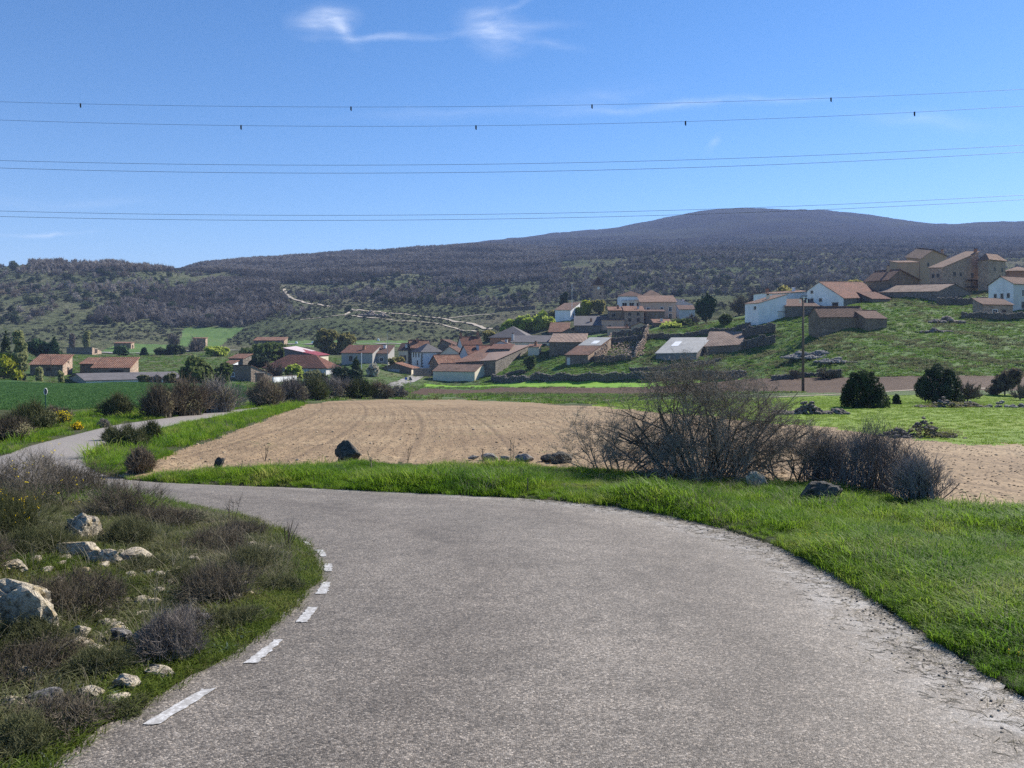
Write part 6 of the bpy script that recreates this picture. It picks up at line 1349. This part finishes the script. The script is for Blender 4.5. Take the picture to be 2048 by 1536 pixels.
    b = MB(); r = 4 * k; z0 = 10 * k; T = [(-r, z0), (r, z0), (0, z0 + 1.75 * r)]; b.add([(x, -.06, z) for x, z in T] + [(x, -.04, z) for x, z in T], [(0, 1, 2), (5, 4, 3), (0, 3, 4, 1), (1, 4, 5, 2), (2, 5, 3, 0)]); b.build('sign_plate', M['sign_grey'], root)
    p = spot(812, 772, 80); root = empty('blue_sign', p); k = p.y / F; tag(root, 'small blue square sign on a steel post by the village road', 'road sign'); b = MB(); b.tube([(0, 0, -.3), (0, 0, 17 * k)], .04, 6); b.build('post', M['steel'], root); b = MB(); b.box((0, -.06, 15 * k), (4.5 * k, .02, 5 * k)); b.build('sign_plate', M['sign_blue'], root)
    p = spot(760, 783, 60); root = empty('marker_post', p); k = p.y / F; tag(root, 'salmon coloured round topped marker by the hedge and village road', 'road marker'); b = MB(); b.tube([(0, 0, -.3), (0, 0, 10 * k)], .05, 6); b.build('post', M['sign_white'], root)
    b = MB(); b.tube([(0, -.07, 16 * k), (0, -.04, 16 * k)], 2.6 * k, 16); b.box((0, -.055, 12.5 * k), (3.2 * k, .03, 6 * k)); b.build('sign_plate', M['sign_orange'], root)
    # goal frame behind the hedge, short stake in the verge
    p = Vector(((624 - CX) / F * 150, 150, CZ + (HY - 772) / F * 150)); b = MB(); w, hh = 34 / F * 150, 13 / F * 150; b.tube([(-w / 2, 0, -.5), (-w / 2, 0, hh)], .06, 6); b.tube([(w / 2, 0, -.5), (w / 2, 0, hh)], .06, 6); b.tube([(0, 0, -.5), (0, 0, hh)], .05, 6); b.tube([(-w / 2, 0, hh), (w / 2, 0, hh)], .06, 6); tag(b.build('rail_frame', M['steel'], None, p), 'grey metal rail frame behind the brown hedge', 'rail frame')
    p = spot(1055, 985, 8); b = MB(); b.tube([(0, 0, -.1), (.005, 0, .17), (0, 0, .24)], [.011, .010, .007], 6); tag(b.build('stake', M['twig_brown'], None, p), 'short dark stake in the verge grass at the road edge', 'stake')
    # small white marker stones on the meadow behind the village
    for px, py in ((593, 688), (625, 687), (757, 682)):
        rock(px, py, 5, 5, {593: 'leftmost white block in the meadow strip', 625: 'middle white block in the meadow strip', 757: 'white block in the meadow strip above the red tiled roof'}[px], 'white', px, 280, .8, 'white blocks in the meadow strip', 2, 'marker_stone')

def cables():
    def wire(rows, label, r, name='power_cable', Y=60):
        (x0, y0), (x1, y1), (x2, y2) = rows; c = np.polyfit([x0, x1, x2], [y0, y1, y2], 2); px = np.linspace(-1500, 3550, 120); b = MB()
        b.tube([((q - CX) / F * Y, Y, CZ + (HY - np.polyval(c, q)) / F * Y) for q in px], r, 5); o = b.build(name, M['cable'], None, (0, 0, 0), True); tag(o, label, 'power cable', 'overhead cables'); return c
    c1 = wire([(0, 203.5), (700, 214), (2048, 178.5)], 'topmost overhead cable carrying four black markers', .011, Y=60); c2 = wire([(0, 240), (900, 252), (2048, 212)], 'second overhead cable from the top carrying four black markers', .011, Y=57)
    wire([(0, 321), (800, 330), (2048, 290)], 'third overhead cable from the top, upper of the middle pair', .014, Y=60); wire([(0, 336), (800, 346), (2048, 304)], 'fourth overhead cable from the top, lower of the middle pair', .014, Y=57)
    wire([(0, 422), (750, 430.5), (2048, 390)], 'fifth overhead cable from the top, upper of the lowest pair', .014, Y=60); wire([(0, 433), (750, 440.5), (2048, 399)], 'lowest overhead cable just above the hill skyline', .014, Y=57)
    for c, Y, xs, lb in ((c1, 60, (161, 702, 1184, 1662), 'topmost cable'), (c2, 57, (482, 952, 1371, 1829), 'second cable')):
        for i, px in enumerate(xs):
            p = ((px - CX) / F * Y, Y, CZ + (HY - np.polyval(c, px)) / F * Y); b = MB(); b.tube([(-.045, 0, 0), (.045, 0, 0)], .045, 8); b.box((0, 0, -.13), (.11, .03, .2)); b.box((.015, 0, -.25), (.08, .025, .1)); o = b.build('cable_marker', M['black'], None, p)
            tag(o, '%s black marker hanging on the %s' % (('leftmost', 'second from left', 'third from left', 'rightmost')[i], lb), 'cable marker', 'black cable markers')

def far_woods():
    g = np.random.default_rng(31)
    # leafless oak woods covering the hillsides: one uncountable mass
    oak = [bare_crown('oak_%d' % i, 6.0, 3.0, M[('oak_dark', 'oak_dark', 'twig_purple', 'twig_purple', 'oak_pale', 'oak_pale', 'twig_brown')[i]], 800 + i, 150, .11, .2) for i in range(7)]
    P, S, K = [], [], []
    def near_track(px, py):
        a = np.interp(px, [560, 568, 575, 592, 615, 650, 700, 990], [575, 578, 590, 600, 607, 612, 618, 658]); return (px > 558) & (px < 1000) & (py > a - 3) & (py < a + 16)
    def area(n, px0, px1, y0, y1, poly, smin, smax, dens=None, kinds=(0, 1, 2, 3, 4)):
        px, Y, x, z, py = sample_area(n, px0, px1, y0, y1, g); k = in_poly(px, py, poly)
        if dens is not None: k &= (fbm(x * .012 + 5, Y * .02, 3, 4) + g.normal(0, .12, n)) > dens
        k &= ~near_track(px, py)
        m = int(k.sum()); P.append(np.column_stack([x, Y, z])[k]); S.append(g.uniform(smin, smax, m) * (np.clip((px[k] - 310) / 150, .3, 1) if n == 22000 else 1)); K.append(np.clip(np.round(2.6 + 7.0 * fbm(P[-1][:, 0] * .018, P[-1][:, 1] * .03, 71, 4) + g.normal(0, 1.3, m)), 0, 6))
    area(7000, 80, 620, 380, 660, [(180,652),(300,640),(340,655),(490,655),(560,625),(575,598),(560,570),(500,560),(420,560),(330,590),(260,600),(200,620)], .55, 1.0)         # wood above the meadow
    area(4200, -200, 640, 360, 700, [(-200,650),(-200,500),(640,500),(640,600),(500,600),(350,650)], .45, 1.0, .05)                                                                 # open scrub wood
    area(1200, -200, 345, 560, 660, [(60,540),(345,545),(345,515),(60,515)], .8, 1.25)                                                                                       # skyline trees
    area(22000, 340, 1120, 620, 1250, [(325,565),(325,500),(1120,470),(1120,580),(1060,600),(950,570),(820,545),(600,590),(560,570),(450,545)], .7, 1.15)                            # wooded ridge
    area(7000, 560, 1120, 420, 1000, [(560,640),(575,560),(800,520),(1120,560),(1120,610),(1000,612),(900,612),(700,606)], .45, .85, -.05)
    area(15000, 1080, 2250, 480, 1250, [(1080,600),(1080,500),(1400,492),(2250,488),(2250,600)], .5, .95, -.12)
    area(9000, 1000, 2250, 1200, 2000, [(1000,520),(1000,475),(1300,480),(2250,470),(2250,520)], .8, 1.2, .0)
    P, S, K = map(np.concatenate, (P, S, K)); scatter('oak_woods', P, g.uniform(0, 6.28, len(P)), S, K, oak)
    # low dark heath and box scrub on the open slopes
    sb = [crown_mesh('scrub_%d' % i, [(0, 0, .35, 1.1, 1.0, .6), (.6, .3, .3, .7, .8, .5)], 46, .34, M['heath_scrub'], 830 + i, .7, .3) for i in range(4)]
    px, Y, x, z, py = sample_area(60000, -250, 2250, 300, 1000, g); k = (zone_index(px, Y, py) == 101) & (fbm(x * .02, Y * .03, 41, 4) + g.normal(0, .15, len(x)) > -.05) & (py < 690)
    m = int(k.sum()); scatter('hillside_scrub', np.column_stack([x, Y, z])[k], g.uniform(0, 6.28, m), g.uniform(.35, 1.15, m), g.integers(0, 4, m), sb)
    # separate dark junipers one can tell apart on the slopes
    J = [crown_mesh('juniper_crown', [(0, 0, 1.5, 1.4, 1.3, 1.4), (.4, .2, 2.2, 1.0, 1.0, 1.0), (-.5, .1, 1.0, 1.1, 1.2, .9)], 520, .26, M['leaf_dark'], 850 + i, .7, .4, 14) for i in range(4)]
    named = [(697, 624, 13, 14, 'dark juniper at the fork of the hillside tracks'), (1028, 607, 18, 18, 'big dark juniper left of the ruined farm building'), (1050, 609, 18, 16, 'dark juniper right of the big one above the ruined farm building'), (28, 541, 18, 16, 'dark juniper alone on the left skyline'), (822, 606, 11, 12, 'dark juniper at the lower edge of the middle wood'), (840, 607, 14, 16, 'plump dark juniper in the middle of the lower wood edge'), (858, 609, 13, 12, 'dark juniper right of the plump one at the wood edge'), (772, 609, 12, 12, 'dark juniper left along the lower wood edge'), (890, 608, 10, 10, 'small dark juniper at the right of the lower wood edge'), (928, 592, 12, 14, 'dark juniper higher in the middle wood clearing'), (228, 655, 9, 8, 'small dark bush on the left lower slope'), (1450, 558, 10, 16, 'dark juniper on the slope above the bare trees')]
    cnt = 0
    def jun(px, Y, h, w, lb, i):
        o = link('hillside_juniper', J[i % 4], None, at(px, Y, -.1 * h)); o.scale = (w / 2.3, w / 2.3, h / 2.5); o.rotation_euler = (0, 0, i * 1.3); tag(o, lb, 'juniper', 'dark junipers on the hillsides')
    for i, (px, py, h, w, lb) in enumerate(named):
        Y = hit(px, py, 300); jun(px, Y, h / F * Y, w / F * Y, lb, i)
    polys = [([(-20,650),(-20,545),(300,545),(480,580),(460,640),(250,650)], 95, 'dark evergreen bush dotted over the left hillside'), ([(640,605),(640,560),(760,535),(900,525),(1000,560),(1090,600),(900,608)], 85, 'dark evergreen bush dotted over the middle hillside'), ([(1130,600),(1130,545),(1300,515),(1480,500),(1760,512),(1760,575),(1480,590)], 105, 'dark evergreen bush dotted over the slope behind the church')]
    for poly, n, lb in polys:
        A = np.array(poly); k = 0
        while k < n:
            px, py = g.uniform(A[:, 0].min(), A[:, 0].max()), g.uniform(A[:, 1].min(), A[:, 1].max())
            if not in_poly(np.array([px]), np.array([py]), poly)[0]: continue
            Y = hit(px, py, 300); s = g.uniform(2.2, 5.2); jun(px, Y, s * .85, s, lb, k); k += 1

M['hill_blade'] = leafmat('hill grass blades', [(.055, .125, .02), (.095, .19, .026), (.14, .235, .035), (.19, .22, .08)], .4, .6, .3)
M['wheat_blade'] = leafmat('wheat blades', [(.05, .115, .032), (.07, .155, .042), (.09, .185, .05)], .35, .5, .5)
M['crop_blade'] = leafmat('crop blades', [(.13, .22, .02), (.17, .27, .024), (.21, .28, .036)], .4, .5, .5)
M['heath_scrub'] = leafmat('hillside scrub leaves', [(.028, .036, .026), (.05, .058, .04), (.085, .085, .065)], .1, .8, .6)
M['clod'] = material('soil clods', lambda t: t.ramp(t.rand, [(0, (.22, .15, .09)), (.5, (.34, .25, .155)), (1, (.44, .35, .24))]))

# ------------------------------------------------------------------ sky, light, air, camera
def sky_light():
    w = bpy.data.worlds.new('World'); scene.world = w; w.use_nodes = True; t = NT(w.node_tree); bg = t.n['Background']
    sk = t.node('ShaderNodeTexSky', sky_type='NISHITA'); sk.sun_disc = False; sk.sun_elevation = SUN_EL; sk.sun_rotation = SUN_AZ; sk.altitude = 1200; sk.air_density = SKY[1]; sk.dust_density = SKY[2]; sk.ozone_density = SKY[3]
    tc = t.node('ShaderNodeTexCoord').outputs['Generated']; s = t.node('ShaderNodeSeparateXYZ'); t.l.new(tc, s.inputs[0])
    y = t.math('MAXIMUM', s.outputs[1], .05); u = t.math('DIVIDE', s.outputs[0], y); v = t.math('DIVIDE', s.outputs[2], y)
    cb = t.node('ShaderNodeCombineXYZ'); t.l.new(u, cb.inputs[0]); t.l.new(v, cb.inputs[1]); uv = cb.outputs[0]
    wrp = t.node('ShaderNodeTexNoise'); t.l.new(uv, wrp.inputs[0]); wrp.inputs['Scale'].default_value = 9; wrp.inputs['Detail'].default_value = 5
    dv = t.node('ShaderNodeVectorMath', operation='MULTIPLY_ADD'); t.l.new(wrp.outputs[1], dv.inputs[0]); dv.inputs[1].default_value = (.05, .035, 0); dv.inputs[2].default_value = (-.025, -.0175, 0)
    ad = t.node('ShaderNodeVectorMath', operation='ADD'); t.l.new(uv, ad.inputs[0]); t.l.new(dv.outputs[0], ad.inputs[1]); uw = ad.outputs[0]
    tot = None
    # high thin clouds: (azimuth tangent, elevation tangent, half sizes, turn, strength)
    for px, py, a, b, rot, k, fs in ((650, 40, 95, 42, 8, .42, 1), (690, 58, 60, 24, -40, .34, 1), (800, 70, 230, 13, 2, .26, 1), (990, 60, 95, 62, -20, .40, 1), (1060, 60, 120, 16, 5, .12, 1), (1090, 92, 120, 16, -8, .10, 1), (1420, 205, 420, 16, 3, .20, 1), (1180, 195, 220, 40, 8, .10, 1), (1420, 288, 28, 14, 60, .16, 1), (1850, 240, 220, 24, -5, .12, 1), (90, 465, 150, 7, 1, .26, 1), (130, 405, 260, 16, 0, .10, 1), (900, 225, 300, 20, 2, .08, 1), (1030, 28, 60, 14, 35, .16, 1)):
        cu, cv = (px - CX) / F, (HY - py) / F; mp = t.node('ShaderNodeMapping', vector_type='TEXTURE'); t.l.new(uw, mp.inputs[0]); mp.inputs['Location'].default_value = (cu, cv, 0); mp.inputs['Rotation'].default_value = (0, 0, R(rot)); mp.inputs['Scale'].default_value = (a / F, b / F, 1)
        ln = t.node('ShaderNodeVectorMath', operation='LENGTH'); t.l.new(mp.outputs[0], ln.inputs[0]); m = t.ramp(ln.outputs['Value'], [(0, k), (.35, k * .55), (.7, k * .14), (1, 0)])
        tot = m if tot is None else t.math('ADD', tot, m)
    fib = t.noise(t.mapping(uw, (3, 16, 1), (0, 0, R(-12))), 4, 7, .62); soft = t.noise(uv, 30, 6, .6)
    tot = t.math('MULTIPLY', tot, t.math('ADD', t.math('MULTIPLY', t.ramp(fib, [(.36, 0), (.7, 1)]), .95), t.math('MULTIPLY', soft, .55)), clamp=True)
    hs = t.node('ShaderNodeHueSaturation'); t.l.new(sk.outputs[0], hs.inputs['Color']); hs.inputs['Saturation'].default_value = SKY[4]; hs.inputs['Hue'].default_value = SKY[5]
    c = t.mix(tot, hs.outputs[0], tuple(x * SKY[6] for x in (.93, .97, 1.05))); t.l.new(c, bg.inputs[0]); bg.inputs[1].default_value = SKY[0]
    l = bpy.data.lights.new('sun', 'SUN'); l.energy = SUN_E; l.angle = R(.5); l.color = (1, .93, .83); o = bpy.data.objects.new('sun', l); COL.objects.link(o)
    d = Vector((math.sin(SUN_AZ) * math.cos(SUN_EL), math.cos(SUN_AZ) * math.cos(SUN_EL), math.sin(SUN_EL))); o.rotation_euler = (-d).to_track_quat('-Z', 'Y').to_euler()
def haze():
    b = MB(); zmin = float(GRID['Z'].min()) - 1; zmax = float(max(GRID['Z'].max(), 40)) + 20; b.box((0, 2600, (zmin + zmax) / 2), (15000, 5600, zmax - zmin)); m = bpy.data.materials.new('air'); m.use_nodes = True; nt = m.node_tree; nt.nodes.remove(nt.nodes['Principled BSDF'])
    v = nt.nodes.new('ShaderNodeVolumePrincipled'); v.inputs['Color'].default_value = HAZE[1]; v.inputs['Density'].default_value = HAZE[0]; v.inputs['Anisotropy'].default_value = .0; nt.links.new(v.outputs[0], nt.nodes['Material Output'].inputs['Volume'])
    tag(b.build('haze', m), kind='stuff')

SKY = (.085, 1.0, .1, 2.6, 1.28, .504, 9.0); SUN_E = 5.0; EXPOSURE = 0.95
HAZE = (.00016, (.45, .6, 1.0, 1))
def main():
    make_terrain(); build_ground(); build_road()
    for i, h in enumerate(HOUSES):
        if h['name'] == 'village_house' and not h['chim'] and i % 3: h['chim'] = [(.25 + .13 * (i % 4), .4, .7 + .15 * (i % 3), 'brick' if i % 2 else 'grey_render')]
        build_house(h)
    house_extras(); build_church()
    T = ribbon
    T('dirt_track', [(568,578),(575,590),(592,600),(615,607),(650,612),(700,618),(760,624),(830,632),(900,641),(950,650),(985,658)], 1.15, 'track', .3, 220, 300)
    T('dirt_track', [(600,640),(655,634),(690,631),(740,636),(800,643),(880,649),(985,659)], .8, 'track', .3, 160, 300)
    T('dirt_track', [(690,631),(702,624),(722,620)], .8, 'track', .3, 40, 300)
    T('dirt_track', [(885,638),(930,633),(990,627)], .8, 'track', .3, 50, 300)
    T('dirt_track', [(560,690),(700,687),(860,686)], 1.6, 'lane', .3, 60, 250)
    T('dirt_track', [(200,706),(270,707),(360,704),(520,700)], 1.6, 'lane', .3, 60, 230)
    T('field_track', [(810,797),(900,796.5),(1000,797),(1120,798),(1240,799.5)], .22, 'track', .04, 80, 50)
    T('field_track', [(1540,795),(1620,791.5),(1700,788),(1780,783),(1860,779),(1980,777)], .35, 'track', .05, 80, 50)
    T('village_road', [(772,781),(790,772),(812,762),(838,752),(850,748)], [1.7] * 80, 'lane', .08, 80, 90)
    single_plants(); near_shrubs(); rocks(); walls_and_props(); cables(); far_woods(); scatter_grass(); haze(); sky_light()
    cam = bpy.data.cameras.new('camera'); cam.sensor_width = 36; cam.sensor_fit = 'HORIZONTAL'; cam.lens = 36 * F / 2048; cam.shift_y = (HY - 768) / 2048; cam.clip_start = .05; cam.clip_end = 20000
    o = bpy.data.objects.new('camera', cam); o.location = (0, 0, CZ); o.rotation_euler = (R(90), 0, 0); COL.objects.link(o); scene.camera = o
    scene.view_settings.view_transform = 'Standard'; scene.view_settings.look = 'None'; scene.view_settings.exposure = EXPOSURE; scene.view_settings.gamma = 1
    scene.render.engine = 'CYCLES'; cy = scene.cycles; cy.max_bounces = 6; cy.diffuse_bounces = 3; cy.transmission_bounces = 3; cy.volume_bounces = 0; cy.use_denoising = False; cy.denoiser = 'OPENIMAGEDENOISE'; cy.sample_clamp_indirect = 6; cy.use_adaptive_sampling = False
main()
